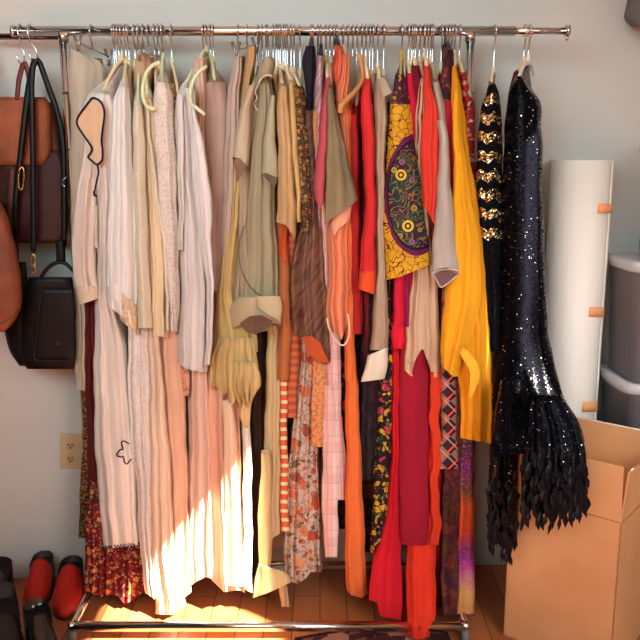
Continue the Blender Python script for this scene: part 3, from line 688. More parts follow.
G('dress', 'dress', 'brown satin wrap dress with diagonal sheen and a rust-lined pointed hem', 'brown satin wrap dress', 294, 76, -.14,
  [(110, 302, 312), (175, 306, 317), (225, 299, 321), (260, 292, 324), (300, 290, 328), (330, 293, 330), (345, 298, 331)], M_SATB, folds=3, amp=.008, depth=.035, hem=[(0, -14), (.25, -6), (.6, 8), (.85, 20), (1, 16)],
  parts=[ppatch('rust_lining', fabric((196, 84, 44)), [(302, 337), (312, 336), (320, 343), (330, 364), (320, 361), (308, 354)], -.152, bulge=.004)])
G('trousers', 'trousers', 'terracotta trousers folded over, narrow leg ending above the striped top', 'terracotta trousers', 273, 74, -.12,
  [(110, 276, 284), (240, 278, 288), (290, 278, 290), (340, 278, 291), (380, 278, 290)], fabric((190, 112, 66)), folds=1, amp=.004, depth=.02)
G('top', 'top', 'cream top with orange stripes, a narrow strip below the terracotta leg', 'orange-striped cream top', 276, 76, -.105,
  [(110, 278, 284), (370, 280, 287), (470, 280.5, 288), (532, 281, 289)], striped((226, 106, 58), (244, 226, 190), 11, .38), folds=1, amp=.002, depth=.016)
G('sweater', 'sweater', 'terracotta ribbed sweater sleeve beside the floral dress', 'ribbed terracotta sweater', 285, 76, -.10,
  [(110, 284, 290), (330, 287, 301), (380, 286, 299), (418, 285, 296)], striped((176, 84, 54), (204, 112, 74), 13, .5), folds=1, amp=.004)
M_FLD = bouquet((238, 216, 198), [(206, 92, 70), (226, 140, 104), (184, 90, 80), (240, 180, 140)], [(150, 116, 92), (222, 116, 84), (200, 150, 130), (130, 100, 84)], 8, 17, (140, 110, 92))
G('dress', 'dress', 'long floral dress in coral and cream, hem above the base bar', 'coral floral long dress', 300, 78, -.095,
  [(110, 296, 306), (300, 298, 312), (350, 301, 318), (400, 296, 318), (450, 290, 318), (500, 287, 320), (540, 285, 321), (572, 284, 321)], M_FLD, folds=5, amp=.014, depth=.03, hem=[(0, 6), (.35, 12), (.6, 6), (.7, 0), (1, 0)])
G('top', 'top', 'black halter top bunched high on its hook, right of the thin hangers', 'black bunched halter top', 311, 45, -.13,
  [(46, 306, 315), (60, 302, 316), (75, 303, 315), (95, 307, 313), (120, 304, 313), (200, 305, 316), (260, 306, 318)], fabric((26, 22, 34), .7), hang='black', folds=2, amp=.006, neckhang=48)
G('top', 'top', 'pale pink satin top twisted below the hook, right of the black halter', 'pale pink satin top', 321, 54, -.12,
  [(56, 318, 324), (70, 316, 323), (90, 313, 324), (120, 314, 322), (200, 313, 322), (300, 312, 322)], satin((214, 176, 178), (150, 108, 116)), hang='black', folds=2, amp=.006)
G('shirt', 'shirt', 'rose pink tee shirt with a pointed sleeve, left of the crinkled olive blouse', 'rose pink tee shirt', 326, 64, -.165,
  [(80, 326, 330), (110, 321, 330), (150, 317, 328), (185, 314, 326), (205, 315, 324)], fabric((196, 88, 96)), folds=1, amp=.004, hem=[(0, -6), (.5, 5), (1, -6)])
G('blouse', 'blouse', 'crinkled olive-grey blouse, wide sleeve cut on a slant over the peach dress', 'crinkled olive-grey blouse', 330, 66, -.185,
  [(88, 328, 333), (120, 327, 338), (150, 327, 346), (180, 326, 353), (200, 325, 357), (224, 325, 357)], fabric((150, 132, 100), k=2.4, var=.2), folds=2, amp=.006, hem=[(0, 0), (.5, -12), (1, -24)])
G('top', 'top', 'pink plaid long shirt, pale stripes under the brown satin hem', 'pink plaid long shirt', 318, 76, -.11,
  [(110, 316, 326), (345, 318, 341), (400, 320, 341), (450, 325, 345), (500, 326, 348)], plaid((236, 176, 158), (216, 150, 160), (160, 150, 190), (240, 218, 214)), folds=3, amp=.008, depth=.02,
  parts=[part('front_strip', plaid((238, 190, 176), (220, 160, 160), (180, 150, 170), (244, 228, 222)), [(385, 324, 333), (440, 323, 336), (500, 322, 338), (530, 323, 338), (557, 325, 337)], -.120, folds=1, amp=.004, depth=.016)])
G('cardigan', 'cardigan', 'apricot lace cardigan sleeve between the floral dress and plaid shirt', 'apricot lace cardigan', 313, 78, -.12,
  [(110, 312, 320), (350, 312, 325), (400, 311, 327), (447, 311, 325)], lace((228, 158, 106), (176, 104, 66), 34), folds=2, amp=.004, depth=.02)
# --- oranges and reds
M_PCH = fabric((242, 150, 108)); M_PCHL = fabric((244, 174, 138))
G('top', 'top', 'orange satin halter top bunched at its hook above the peach dress', 'orange satin halter top', 337, 44, -.13,
  [(46, 335, 343), (60, 333, 345), (72, 332, 344), (90, 335, 343), (130, 337, 346)], satin((226, 92, 48), (186, 58, 30)), hang='black', folds=2, amp=.007)
G('dress', 'dress', 'peach draped dress with a white-edged scoop hanging loose, behind the olive blouse', 'peach scoop dress', 343, 50, -.145,
  [(54, 342, 349), (70, 341, 350), (95, 336, 349), (130, 339, 349), (200, 330, 352), (225, 328, 350), (280, 328, 350), (320, 326, 350), (332, 330, 349)], M_PCH, folds=3, amp=.014, depth=.03, hem=[(0, -8), (.6, 8), (1, -12)],
  parts=[ptube('scoop_edging', fabric((250, 222, 196)), [(327, 318), (329, 328), (334, 338), (341, 345), (346, 343), (349, 334), (349, 322), (347.5, 314)], -.158, .0026),
         part('drape', M_PCHL, [(208, 333, 352), (222, 331, 349), (232, 332, 343)], -.165, folds=1, amp=.004, depth=.02, top=[(0, 4), (1, -6)], hem=[(0, 0), (.3, 4), (1, -12)])])
hanger(353, 58, None, 'wood', 'x')
bpy.data.objects[[o.name for o in COL.objects if o.get('label') == 'x'][0]]['label'] = 'bare wooden hanger with a thick curved arm, hanging askew over the coral clothes'
wh = [o for o in COL.objects if str(o.get('label', '')).startswith('bare wooden')][0]
MB().tube(smoothpts([P(359, 55, -.02), P(361.5, 66, -.04), P(363, 78, -.07), P(358, 88, -.10), P(352, 95, -.13), P(345, 102, -.16)], 6), [.0075]*31, 10, flat=1.0).out('arm', HB['wood'], wh)
MB().tube(smoothpts([P(359, 55, -.02), P(363, 68, .03), P(366, 84, .08)], 6), .0075, 10).out('arm', HB['wood'], wh)
MB().tube([P(345, 101, -.16), P(341, 106, -.165), P(340.5, 113, -.165)], .0085, 10).out('arm_end', HB['wood'], wh)
G('dress', 'dress', 'long orange crepe dress, plain narrow column with a rounded hem', 'orange crepe column dress', 348, 70, -.13,
  [(110, 344, 352), (295, 346, 354), (340, 345, 355), (400, 345, 359), (450, 346, 361), (520, 345, 364), (596, 346, 367)], fabric((240, 122, 62)), folds=2, amp=.006, depth=.025, hem=[(0, -6), (.2, -1), (.7, 2), (1, -2)],
  parts=[part('button_band', fabric((236, 116, 58)), [(295, 347, 353), (380, 346, 353)], -.138, folds=1, amp=.002, depth=.008)])
G('shirt', 'shirt', 'deep red shirt in shade, right of the peach dress', 'deep red shaded shirt', 362, 76, -.13,
  [(115, 350, 359), (160, 350, 359), (220, 350, 360), (280, 350, 362), (334, 350, 363)], fabric((170, 34, 36)), folds=2)
G('jacket', 'jacket', 'coral red jacket, long sleeve with an orange turned-back cuff', 'coral red jacket', 366, 66, -.175,
  [(82, 365, 371), (92, 362, 372), (120, 361, 374), (200, 365, 376), (240, 362, 376), (274, 359, 376)], fabric((216, 48, 50)), hang='beige', folds=2, amp=.006, depth=.022,
  parts=[part('cuff', fabric((228, 84, 44)), [(271, 359, 376), (292, 358, 375)], -.179, folds=1, amp=.003, depth=.024, hem=[(0, -3), (1, 3)])])
G('dress', 'dress', 'wine red dress half hidden between the coral jacket and taupe shirt', 'half-hidden wine dress', 370, 80, -.10,
  [(110, 362, 372), (280, 362, 380), (340, 364, 376), (402, 368, 374)], fabric((120, 26, 34)), folds=2)
G('shirt', 'shirt', 'taupe shirt with an open collar and a white cuff hanging from its sleeve', 'white-cuffed taupe shirt', 378, 72, -.16,
  [(80, 376, 384), (100, 374, 387), (150, 375, 386), (200, 376, 385), (260, 376, 386), (300, 374, 388), (350, 370, 388)], fabric((186, 160, 134)), hang='beige', folds=2, amp=.006,
  parts=[ppatch('collar', fabric((190, 176, 152)), [(379, 79), (384, 77), (392, 93), (384, 97), (381, 90)], -.175, slope=.0008), part('cuff', fabric((238, 226, 206)), [(349, 370, 388), (365, 365, 387), (380, 361, 384)], -.169, folds=1, amp=.003, depth=.022, hem=[(0, 2), (1, -1)], top=[(0, 6), (1, -2)])])
G('dress', 'dress', 'black dress with faint grey scribbles, in shade under the taupe cuff', 'scribbled black dress', 373, 80, -.10,
  [(110, 372, 380), (345, 361, 382), (400, 361, 380), (480, 361, 376)], printed([(34, 24, 28), (40, 28, 30), (30, 20, 26)], 9, .2, (62, 50, 52), .015), folds=2)
G('dress', 'dress', 'dim brown print dress at the back, seen low between orange and yellow prints', 'dim brown print dress', 357, 78, .0,
  [(110, 352, 364), (400, 350, 378), (470, 350, 388), (552, 350, 392)], printed([(70, 40, 30), (100, 60, 38), (56, 32, 28)], 10, .1), folds=3)
G('dress', 'dress', 'dark floral dress peeking out behind the plaid shirt hem', 'dark floral dress', 334, 78, -.05,
  [(110, 330, 340), (340, 336, 346), (400, 334, 348), (529, 334, 348)], printed([(40, 24, 26), (190, 90, 80), (60, 40, 36), (30, 20, 22)], 16, .1), folds=2)
M_AF2 = printed([(206, 160, 40), (34, 30, 30), (40, 80, 60), (190, 60, 90), (214, 170, 50), (60, 28, 40)], 17, .2, (30, 20, 24), .08)
G('dress', 'dress', 'long yellow, black and pink wax-print dress in a narrow tapering fold', 'tapering wax-print dress', 384, 78, -.12,
  [(110, 384, 392), (378, 380, 393), (440, 376, 391), (490, 373, 389), (530, 371, 387), (553, 370, 383)], M_AF2, folds=2, amp=.008, hem=[(0, -2), (.6, 5), (1, -10)])
M_AF = african()
G('jacket', 'jacket', 'batik jacket with a dark medallion ringed in purple on crackled yellow', 'medallion batik jacket', 402, 62, -.185,
  [(75, 396, 405), (90, 393, 408), (105, 390, 410), (130, 389, 413), (150, 388, 416), (200, 384, 422), (240, 384, 428), (268, 386, 431)], M_AF, hang='green', wide=.007, folds=2, amp=.006, depth=.03, neckhang=60, hem=[(0, 12), (.3, 9), (1, -4)])
M_PINK = fabric((222, 30, 62))
G('blouse', 'blouse', 'hot pink blouse, rounded shoulder above the batik jacket, gathered cuff below', 'hot pink blouse', 409, 68, -.155,
  [(74, 407, 413), (90, 406, 415), (125, 406, 417), (200, 400, 414), (280, 394, 405), (330, 392, 404)], M_PINK, folds=1, amp=.006,
  parts=[part('cuff', fabric((226, 28, 56)), [(326, 391, 404), (338, 391, 405), (349, 393, 403)], -.165, folds=1, depth=.02, close=True)])
G('top', 'top', 'magenta velvet top, a narrow strip right of the hot pink sleeve', 'magenta velvet top', 412, 70, -.14,
  [(110, 409, 415), (280, 402, 411), (327, 403, 410)], fabric((150, 24, 74)), folds=1)
G('jacket', 'jacket', 'maroon velvet jacket shoulder between hot pink and ivory', 'maroon velvet jacket', 414, 62, -.15,
  [(66, 412, 419), (76, 411, 421), (110, 412, 424), (160, 412, 422)], fabric((118, 20, 40)), folds=1)
G('blouse', 'blouse', 'ivory silk blouse with a wide sleeve ending in ragged points', 'ivory pointed-sleeve blouse', 420, 66, -.15,
  [(78, 419, 426), (95, 416, 427), (120, 413, 426), (160, 413, 424), (240, 412, 432), (280, 411, 437), (330, 405, 440), (365, 404, 440)], fabric((214, 180, 148)), folds=3, amp=.010, depth=.03, hem=[(0, 4), (.2, 12), (.3, -4), (.5, -18), (.65, -4), (.8, 12), (1, 12)],
  parts=[ptube('tie', fabric((214, 180, 148)), [(410, 366), (411, 372), (412, 376)], -.16, .002)])
G('shirt', 'shirt', 'tomato red tee shirt with a pointed sleeve in front of the ivory blouse', 'tomato red tee shirt', 425, 60, -.19,
  [(67, 424, 430), (85, 424, 432), (100, 424, 436), (130, 421, 440), (170, 421, 440), (205, 423, 437)], fabric((232, 66, 50)), folds=2, amp=.006, depth=.025, hem=[(0, 0), (.5, 10), (.8, 20), (1, 8)])
G('sweater', 'sweater', 'pale grey knit sweater, wide sleeve opening towards the room', 'pale grey knit sweater', 431, 66, -.165,
  [(82, 432, 440), (110, 436, 446), (150, 439, 449), (220, 436, 452)], fabric((182, 168, 156), k=.6, weave=.6), hang='beige', folds=1,
  parts=[part('sleeve', fabric((190, 180, 170), k=.7, weave=.7), [(120, 437, 446), (150, 439, 449), (200, 436, 452), (240, 433, 456), (287, 432, 461)], -.218, folds=1, amp=.004, depth=.03, hem=[(0, -12), (.2, -18), (.6, -20), (1, -14)], hemb=[(0, -11), (.3, 0), (1, -13)]), ppatch('sleeve_opening_shade', fabric((118, 88, 84)), [(434, 276), (440, 272), (451, 271.5), (458, 273.5), (452, 280), (445, 286), (441, 286)], -.223, bulge=-.008), ptube('sleeve_rim', fabric((206, 192, 182)), [(432.5, 274), (436, 279), (440.5, 287), (447, 284), (454, 278), (460, 272.5), (452, 269.5), (441, 270), (434, 272.5)], -.224, .0022, closed=True)])  # knit sleeve mouth darkened by a patch painted as its inner shade
G('jacket', 'jacket', 'dark maroon patterned jacket hung high beside the yellow dress', 'high-hung maroon patterned jacket', 446, 46, -.15,
  [(49, 448, 453), (60, 444, 453), (75, 441, 454), (100, 441, 454), (130, 442, 454), (200, 443, 455)], printed([(74, 26, 44), (56, 20, 36), (120, 50, 50), (150, 100, 80), (64, 24, 40)], 10, .15), folds=2, hang='black')
G('shirt', 'shirt', 'crimson shirt, short hem between the grey knit and the yellow dress', 'crimson short shirt', 442, 72, -.16,
  [(100, 445, 452), (120, 444, 454), (150, 443, 455), (192, 443, 455)], fabric((192, 28, 50)), folds=1)
M_YEL = fabric((250, 176, 34), k=1.2)
G('dress', 'dress', 'bright yellow dress with a long sleeve and a dangling tie', 'bright yellow dress', 455, 60, -.17,
  [(66, 452, 456), (80, 452, 460), (100, 451, 463), (150, 453, 469), (200, 455, 477), (250, 455, 484), (300, 455, 487.5), (350, 456, 491), (400, 460, 493), (441, 461, 493)], fabric((246, 164, 32), k=1.2), hang='beige', folds=3, amp=.010, depth=.035, hem=[(0, -3), (1, 3)],
  parts=[part('sleeve', M_YEL, [(90, 452, 459), (150, 453, 465), (200, 453, 473), (250, 450, 481), (290, 445, 482), (320, 442, 477), (345, 441, 470), (368, 441, 458)], -.197, folds=2, amp=.010, depth=.025, hem=[(0, -2), (.7, 9), (1, 8)]),
         ppatch('cuff_seam', fabric((232, 150, 28)), [(453, 358), (462, 345), (464, 347), (456, 359)], -.205),
         ppatch('tie', fabric((252, 188, 52)), [(458, 350), (463, 347), (470, 353), (477, 362), (480, 373), (478, 383), (474, 392), (471, 398), (469.5, 397), (472, 388), (473, 378), (471, 369), (466, 360), (461, 355)], -.203, bulge=.003)])
M_RFL = bouquet((196, 56, 44), [(226, 150, 130), (230, 210, 190), (150, 40, 60)], [(226, 120, 60), (216, 190, 170)], 12, 24, (140, 40, 40))
G('top', 'top', 'red and white flowered top, a thin edge right of the yellow dress', 'red and white flowered top', 460, 66, -.09,
  [(74, 460, 466), (100, 462, 473), (140, 463, 475), (180, 464, 476)], M_RFL, folds=1)
G('jacket', 'jacket', 'grey and red argyle jacket, sleeve hanging below the grey knit', 'argyle jacket', 449, 74, -.14,
  [(110, 446, 454), (300, 442, 458), (378, 440, 457), (441, 441, 457)], argyle(), folds=1, amp=.004, depth=.025,
  parts=[part('pocket', argyle(), [(441, 439, 458), (469, 440, 458.5)], -.137, folds=1, amp=.002, depth=.012, exp=5)])
G('dress', 'dress', 'deep crimson smooth dress panel with a rounded bottom edge, over the orange-red gown', 'deep crimson panel dress', 424, 74, -.135,
  [(110, 416, 426), (345, 399, 430), (450, 398, 430), (520, 399, 430), (546, 400, 430)], fabric((160, 22, 46), var=.08, k=.5), folds=1, amp=.004, depth=.035, exp=3, hem=[(0, -6), (.12, -1), (.9, 0), (1, -5)])
G('dress', 'dress', 'long scarlet dress reaching the base bar, left of the crimson panel', 'long scarlet dress', 416, 74, -.12,
  [(110, 408, 418), (345, 392, 402), (450, 391, 401), (500, 387, 401), (540, 378, 401, -.13), (580, 370, 402, -.19), (602, 368, 402, -.225)], fabric((216, 26, 42)), folds=2, amp=.008, depth=.03, hem=[(0, -2), (.25, 0), (.35, 14), (1, 18)])
G('gown', 'gown', 'orange-red gown pooling past the base bar to the boards', 'orange-red floor-length gown', 428, 74, -.125,
  [(110, 422, 430, -.12), (360, 414, 440, -.11), (450, 412, 440, -.11), (545, 407, 436, -.125), (575, 406, 436, -.16), (600, 406, 436, -.22), (622, 407, 434, -.262), (640, 409, 429, -.268)], fabric((240, 58, 32)), folds=2, amp=.007, depth=.025, hem=[(0, -3), (.5, 0), (1, -3)],
  parts=[part('side_drape', fabric((214, 58, 30)), [(372, 428, 440), (410, 430, 441), (450, 431, 440), (500, 431, 440), (545, 430, 440)], -.140, folds=1, amp=.008, wob=1.4, depth=.016)])
G('dress', 'dress', 'dark red dress in shade between the orange-red gown and rainbow maxi', 'shaded dark red dress', 433, 76, -.085,
  [(110, 430, 438), (450, 434, 446), (560, 432, 445), (606, 432, 443)], fabric((132, 24, 30)), folds=1)
G('dress', 'dress', 'rainbow-dyed maxi dress in rust, purple, magenta and gold, under the yellow dress', 'rainbow-dyed maxi dress', 452, 74, -.125,
  [(110, 448, 458), (400, 446, 474), (500, 442, 473.5), (560, 441, 473.5, -.14), (615, 442, 474.5, -.19)], blotched([(64, 34, 30), (96, 56, 34), (70, 30, 50), (130, 62, 30), (84, 30, 40)], 5), folds=2, amp=.010, depth=.03,
  parts=[part('front_fold', rainbow(), [(430, 461, 474.5), (500, 459, 474), (560, 458, 474, -.155), (614, 456, 475, -.205)], -.14, folds=1, amp=.008, depth=.022)])
# --- the sequinned end
def chevron(t):
    s = t.sep(t.warp(t.uv(), 10, .02)); z = t.math('ABSOLUTE', t.math('SUBTRACT', t.math('FRACT', t.math('MULTIPLY', s[0], 8)), .5))
    f = t.math('FRACT', t.math('ADD', t.math('MULTIPLY', s[1], 5.2), t.math('MULTIPLY', z, .5)))
    k = t.math('LESS_THAN', f, .52); e = t.math('GREATER_THAN', t.noise(t.uv(), 45, 1), .40)
    b = t.math('GREATER_THAN', s[1], 3.96)
    return t.math('MULTIPLY', t.math('MULTIPLY', k, e), b)
def white_flecks(t): pass
M_GOLD = sequins((236, 206, 150), 60, .9, .9, .25, (10, 10, 14), chevron)
M_BLK = sequins((8, 8, 13), 90, .30, .0, .22, (3, 3, 6), None, .06); M_BLK2 = sequins((20, 20, 26), 50, .6, .3, .4, (5, 5, 8))
G('dress', 'dress', 'black dress banded with gold sequin chevrons, right of the rack post', 'gold-banded black dress', 495, 76, -.16,
  [(82, 488, 494), (92, 486, 498), (105, 482, 501), (120, 480, 502), (150, 476.5, 502), (200, 478, 503), (245, 481, 503), (300, 486, 504), (352, 488, 505)], M_GOLD, hang='beige', wide=.007, folds=2, amp=.005, depth=.035, group='sequinned dresses on the rail extension')
G('dress', 'dress', 'burgundy velvet dress behind the black sequin gown', 'burgundy velvet dress', 525, 66, -.10,
  [(72, 514, 522), (85, 510, 530), (110, 506, 530), (200, 504, 530), (330, 497, 520), (400, 490, 510), (462, 489, 505)], fabric((112, 18, 34)), hang='beige', folds=2, wide=.007)
rnd = random.Random(4)
def feathers(rows, yf, depth, n, y0, hem, seed):
    """small pointed feathers sewn over the lower part of a godet"""
    def go(root):
        rd = random.Random(seed); mb = MB(); yb = rows[-1][0]
        for i in range(n):
            tt = rd.random(); k = rd.random()**.6
            y = y0 + (yb + pl(hem, tt) - y0)*k
            r_ = hermite([tuple(q)+(() if len(q) == 4 else (yf,)) for q in rows], y)
            t = math.acos(1-2*tt)/math.pi; Y = r_[2] + depth*(1-math.sin(math.pi*t)) - .006 - rd.random()*.012
            c = P(r_[0]+(r_[1]-r_[0])*tt, y, Y); L = rd.uniform(.022, .045); w_ = rd.uniform(.005, .009); s = rd.uniform(-.35, .35)
            dn = Vector((math.sin(s), -rd.uniform(.05, .35), -math.cos(s))).normalized(); sd = Vector((math.cos(s), 0, math.sin(s)))
            f = Vector((0, -.0025, 0))
            mb.add([c-sd*w_*.4, c+sd*w_*.4, c+dn*L*.5+sd*w_, c+dn*L*.5-sd*w_, c+dn*L, c+dn*L*.5+f*2, c+f], [(0, 3, 5, 6), (1, 6, 5, 2), (3, 4, 5), (2, 5, 4), (0, 6, 1), (0, 1, 2, 4, 3)])
        o = mb.out('feather_trim', M_FEA, root, smooth=False); tag(o, kind='stuff')
    return go
M_FEA = plain('black_feather', (12, 10, 15), .4, .2)
def jag(n, lo, hi, base):
    out = []
    for i in range(n+1):
        t = min(1, max(0, i/n+(rnd.uniform(-.3, .3)/n if 0 < i < n else 0))); out.append((t, pl(base, t) + (rnd.uniform(lo, hi) if i % 2 else 0)))
    return out
G('gown', 'gown', 'black sequin mermaid gown with a jagged feathered hem, hung at the rail end', 'black sequin mermaid gown', 529.5, 64, -.20,
  [(76, 515, 522), (85, 511, 527), (100, 508, 540), (125, 505, 541.5), (160, 503, 542.5), (200, 502, 543), (250, 501, 545), (300, 499, 547), (340, 497, 550), (370, 494, 556, -.22), (400, 492, 566, -.27), (425, 491, 580, -.33), (448, 490, 586, -.38)],
  M_BLK, hang='white', wide=.008, folds=2, amp=.010, depth=.07, group='sequinned dresses on the rail extension',
  hp=3, hem=[(0, 10), (.5, 4), (1, -6)],
  parts=[part('front_godet', M_BLK, [(380, 500, 520), (440, 492, 519), (500, 487.5, 518.5), (540, 489, 517)], -.33, folds=2, amp=.012, depth=.04, hp=7, hem=jag(7, 5, 18, [(0, -10), (.4, 2), (.8, 12), (1, -6)])),
         part('side_godet', M_BLK, [(395, 530, 562, -.36), (430, 525, 580, -.41), (460, 522, 587, -.45), (495, 521, 588, -.47)], -.46, folds=4, amp=.014, depth=.04, hp=7, hem=jag(11, 6, 24, [(0, 10), (.4, 16), (.7, 14), (1, -8)])),
         feathers([(395, 530, 562, -.36), (430, 525, 580, -.41), (460, 522, 587, -.45), (495, 521, 588, -.47)], -.46, .04, 150, 440, [(0, 22), (.4, 26), (.7, 24), (1, 4)], 3),
         feathers([(380, 500, 520), (440, 492, 519), (500, 487.5, 518.5), (540, 489, 517)], -.33, .04, 80, 470, [(0, 2), (.4, 10), (.8, 16), (1, 4)], 5)])
for h, pts, yy in (('white crochet blouse', [(160, 62), (152, 66), (146, 74), (143, 86), (143.5, 99), (148, 107), (155, 109)], -.195), ('dusty mauve sleeveless top', [(207, 66), (199, 72), (193, 82), (190.5, 94), (192, 104), (198, 109), (205, 115)], -.205)):
    o = [o for o in COL.objects if o.get('category') == 'hanger' and h in o['label']][0]
    pxtube('loop', HB['mint'], pts, yy, .0052, o)
# spare wire hangers whose clothes do not show
for hx, ny, ti, lb in ((171, 66, .0, 'beige hanger with a slanting hook, alone between the crochet blouse and tie-front shirt'), ):
    hanger(hx, ny, P(178, 92, -.14), 'beige', lb, .1, .007)
# ------------------------------------------------------------------ bags on the left end of the rail
L_TAN = leather((150, 80, 44), .55); L_DRK = leather((66, 30, 26), .55); L_BLK = leather((12, 9, 12), .45); L_CHE = leather((136, 74, 52), .45); M_BRASS = chrome((214, 170, 90), .25)
def bag_hook(px, end, lab):
    X = P(px, 31, 0).x; r = empty('bag_hook', (X, 0, RZ), lab, 'hook', 'hooks on the left rail end'); e = P(end[0], end[1], -.012)
    pts = [Vector((X, .014, RZ-.016)), Vector((X, .019, RZ)), Vector((X, 0, RZ+.0185)), Vector((X, -.019, RZ)), Vector((X+.004, -.016, RZ-.03)), e+Vector((0, 0, .02)), e+Vector((0, -.004, -.004)), e+Vector((-.010, -.012, -.008)), e+Vector((-.016, -.014, .012))]
    MB().tube(smoothpts(pts, 4), .0026, 6).out('wire', M_WIRE, r); return r
bag_hook(20, (24.5, 60), 'wire hook on the rail end carrying the brown satchel, the further left one')
bag_hook(30, (37, 58), 'wire hook on the rail end carrying the black shoulder bag')
sg = empty('satchel', P(20, 245, .03), 'brown leather satchel with a rust flap, hanging behind the black shoulder bag', 'bag', 'bags hanging at the left')
loft('body', L_DRK, [(150, -24, 60), (165, -24, 66), (200, -24, 67), (235, -24, 66), (243, -22, 63)], .0, sg, depth=.03, exp=5, folds=1, amp=.003, close=True, back=.05)
loft('flap', L_TAN, [(97, -24, 46), (100, -24, 49), (130, -24, 51), (156, -24, 50), (165, -24, 44)], -.012, sg, depth=.03, exp=6, folds=1, amp=.003, close=True, back=.05)
loft('gusset', leather((84, 40, 32)), [(102, 36, 52), (106, 34, 53), (150, 40, 62), (190, 44, 67)], .012, sg, depth=.03, exp=4, folds=1, amp=.003, close=True, back=.04)
pxtube('strap', leather((112, 44, 36)), [(17, 100), (19, 80), (23, 65), (25, 64), (28, 72), (30, 86), (31, 102)], -.010, .0075, sg, k=6, flat=.35)
pxtube('buckle', M_BRASS, [(19, 170), (22, 167), (24, 172), (23, 186), (20, 190), (18.5, 182)], -.03, .0028, sg, closed=True)
pxtube('front_strap', leather((96, 48, 38)), [(12, 168), (11, 200), (9, 236)], -.022, .010, sg, flat=.3)
bb = empty('shoulder_bag', P(45, 370, -.03), 'black leather shoulder bag with a gold clasp on its long strap', 'bag', 'bags hanging at the left')
loft('body', L_BLK, [(277, 30, 72), (283, 24, 74), (300, 21, 75), (340, 20, 76), (362, 22, 76), (369, 28, 75)], -.065, bb, depth=.03, exp=5, folds=1, amp=.003, close=True, back=.07)
loft('side_gusset', L_BLK, [(262, 14, 26), (290, 8, 28), (330, 4, 26), (350, 9, 26), (366, 20, 28)], -.045, bb, depth=.03, exp=3, folds=1, amp=.004, close=True, back=.05)
loft('front_flap', L_BLK, [(288, 40, 74), (320, 36, 75.5), (355, 33, 76), (362, 36, 75)], -.078, bb, depth=.015, exp=6, folds=1, amp=.001, close=True)
pxtube('stitching', leather((58, 50, 52)), [(42, 290), (38, 320), (34.5, 352), (37, 360), (60, 361), (72, 361)], -.080, .0012, bb)
pxtube('snap', leather((60, 54, 52)), [(58, 342), (59.5, 343.5), (58, 345), (56.5, 343.5)], -.081, .0022, bb, closed=True)
pxtube('top_handle', L_BLK, [(38, 283), (46, 270), (56, 263), (66, 264), (76, 274)], -.045, .0058, bb)
pxtube('strap', L_BLK, [(36, 60), (33, 66), (31.5, 90), (32.5, 150), (33, 200), (33.5, 252)], -.035, .0085, bb, flat=.35, k=6)
pxtube('strap', L_BLK, [(36, 60), (40, 64), (48, 86), (57, 112), (62.5, 140), (64, 180), (64, 246)], -.02, .0085, bb, flat=.4, k=6)
pxtube('strap', L_BLK, [(34, 62), (29.5, 82), (25, 115), (20, 160), (15, 210), (16, 262)], -.028, .009, bb, flat=.4, k=6)
pxtube('strap_end', L_BLK, [(60, 240), (61, 262)], -.03, .014, bb, flat=.4)
pxtube('ring', M_WIRE, [(66, 177), (63, 180), (62.5, 184), (65, 187)], -.034, .0016, bb)
pxtube('clasp', M_BRASS, [(32, 254), (35, 256), (35.5, 262), (33, 266), (31, 262)], -.04, .0028, bb, closed=True)
pxtube('clasp_hook', M_BRASS, [(33, 265), (36, 269), (34, 274), (31.5, 271)], -.04, .0022, bb)
tb = empty('hobo_bag', P(-5, 332, -.14), 'rounded chestnut leather bag cut off by the left picture edge', 'bag', 'bags hanging at the left')
loft('body', L_CHE, [(196, -26, -2), (205, -30, 3), (225, -34, 10), (255, -36, 18), (285, -36, 21.5), (310, -34, 20), (325, -30, 13), (332, -24, 4)], -.16, tb, depth=.05, exp=2.4, folds=1, amp=.005, close=True)
pxtube('strap', L_CHE, [(-14, 200, -.11), (-14, 120, -.04), (-16, 60, .03), (-16, 36, .05)], -.1, .008, tb, flat=.4)
pxtube('seam', leather((96, 50, 34)), [(-10, 327), (4, 322), (14, 315), (20, 305)], -.152, .0015, tb)

# ------------------------------------------------------------------ wall outlet
oc = P(84, 451, .10); oc.y = wall_y(oc.x)
ol = empty('outlet', oc, 'ivory double duplex outlet plate on the wall left of the red dress', 'outlet')
def wal(px, py, off):                          # a point of the wall surface
    Y = .12
    for _ in range(4): Y = wall_y(P(px, py, Y).x)-off
    return P(px, py, Y)
M_IV = plain('ivory_plastic', (190, 168, 130), .4)
def plate(name, x0, y0, x1, y1, off, th, m, par, r=.003):
    a, b, c, d = wal(x0, y0, off+th), wal(x1, y0, off+th), wal(x1, y1, off+th), wal(x0, y1, off+th)
    dv = Vector((0, th, 0)); V = [a, b, c, d]+[v+dv for v in (a, b, c, d)]
    o = mk(name, V, [(0, 3, 2, 1), (4, 5, 6, 7), (0, 1, 5, 4), (1, 2, 6, 5), (2, 3, 7, 6), (3, 0, 4, 7)], m, par, smooth=False)
    b_ = o.modifiers.new('bevel', 'BEVEL'); b_.width = r; b_.segments = 2; return o
plate('cover_plate', 59.5, 433.5, 107, 469, .0, .006, M_IV, ol)
M_SLOT = plain('slot_black', (40, 26, 20), .6)
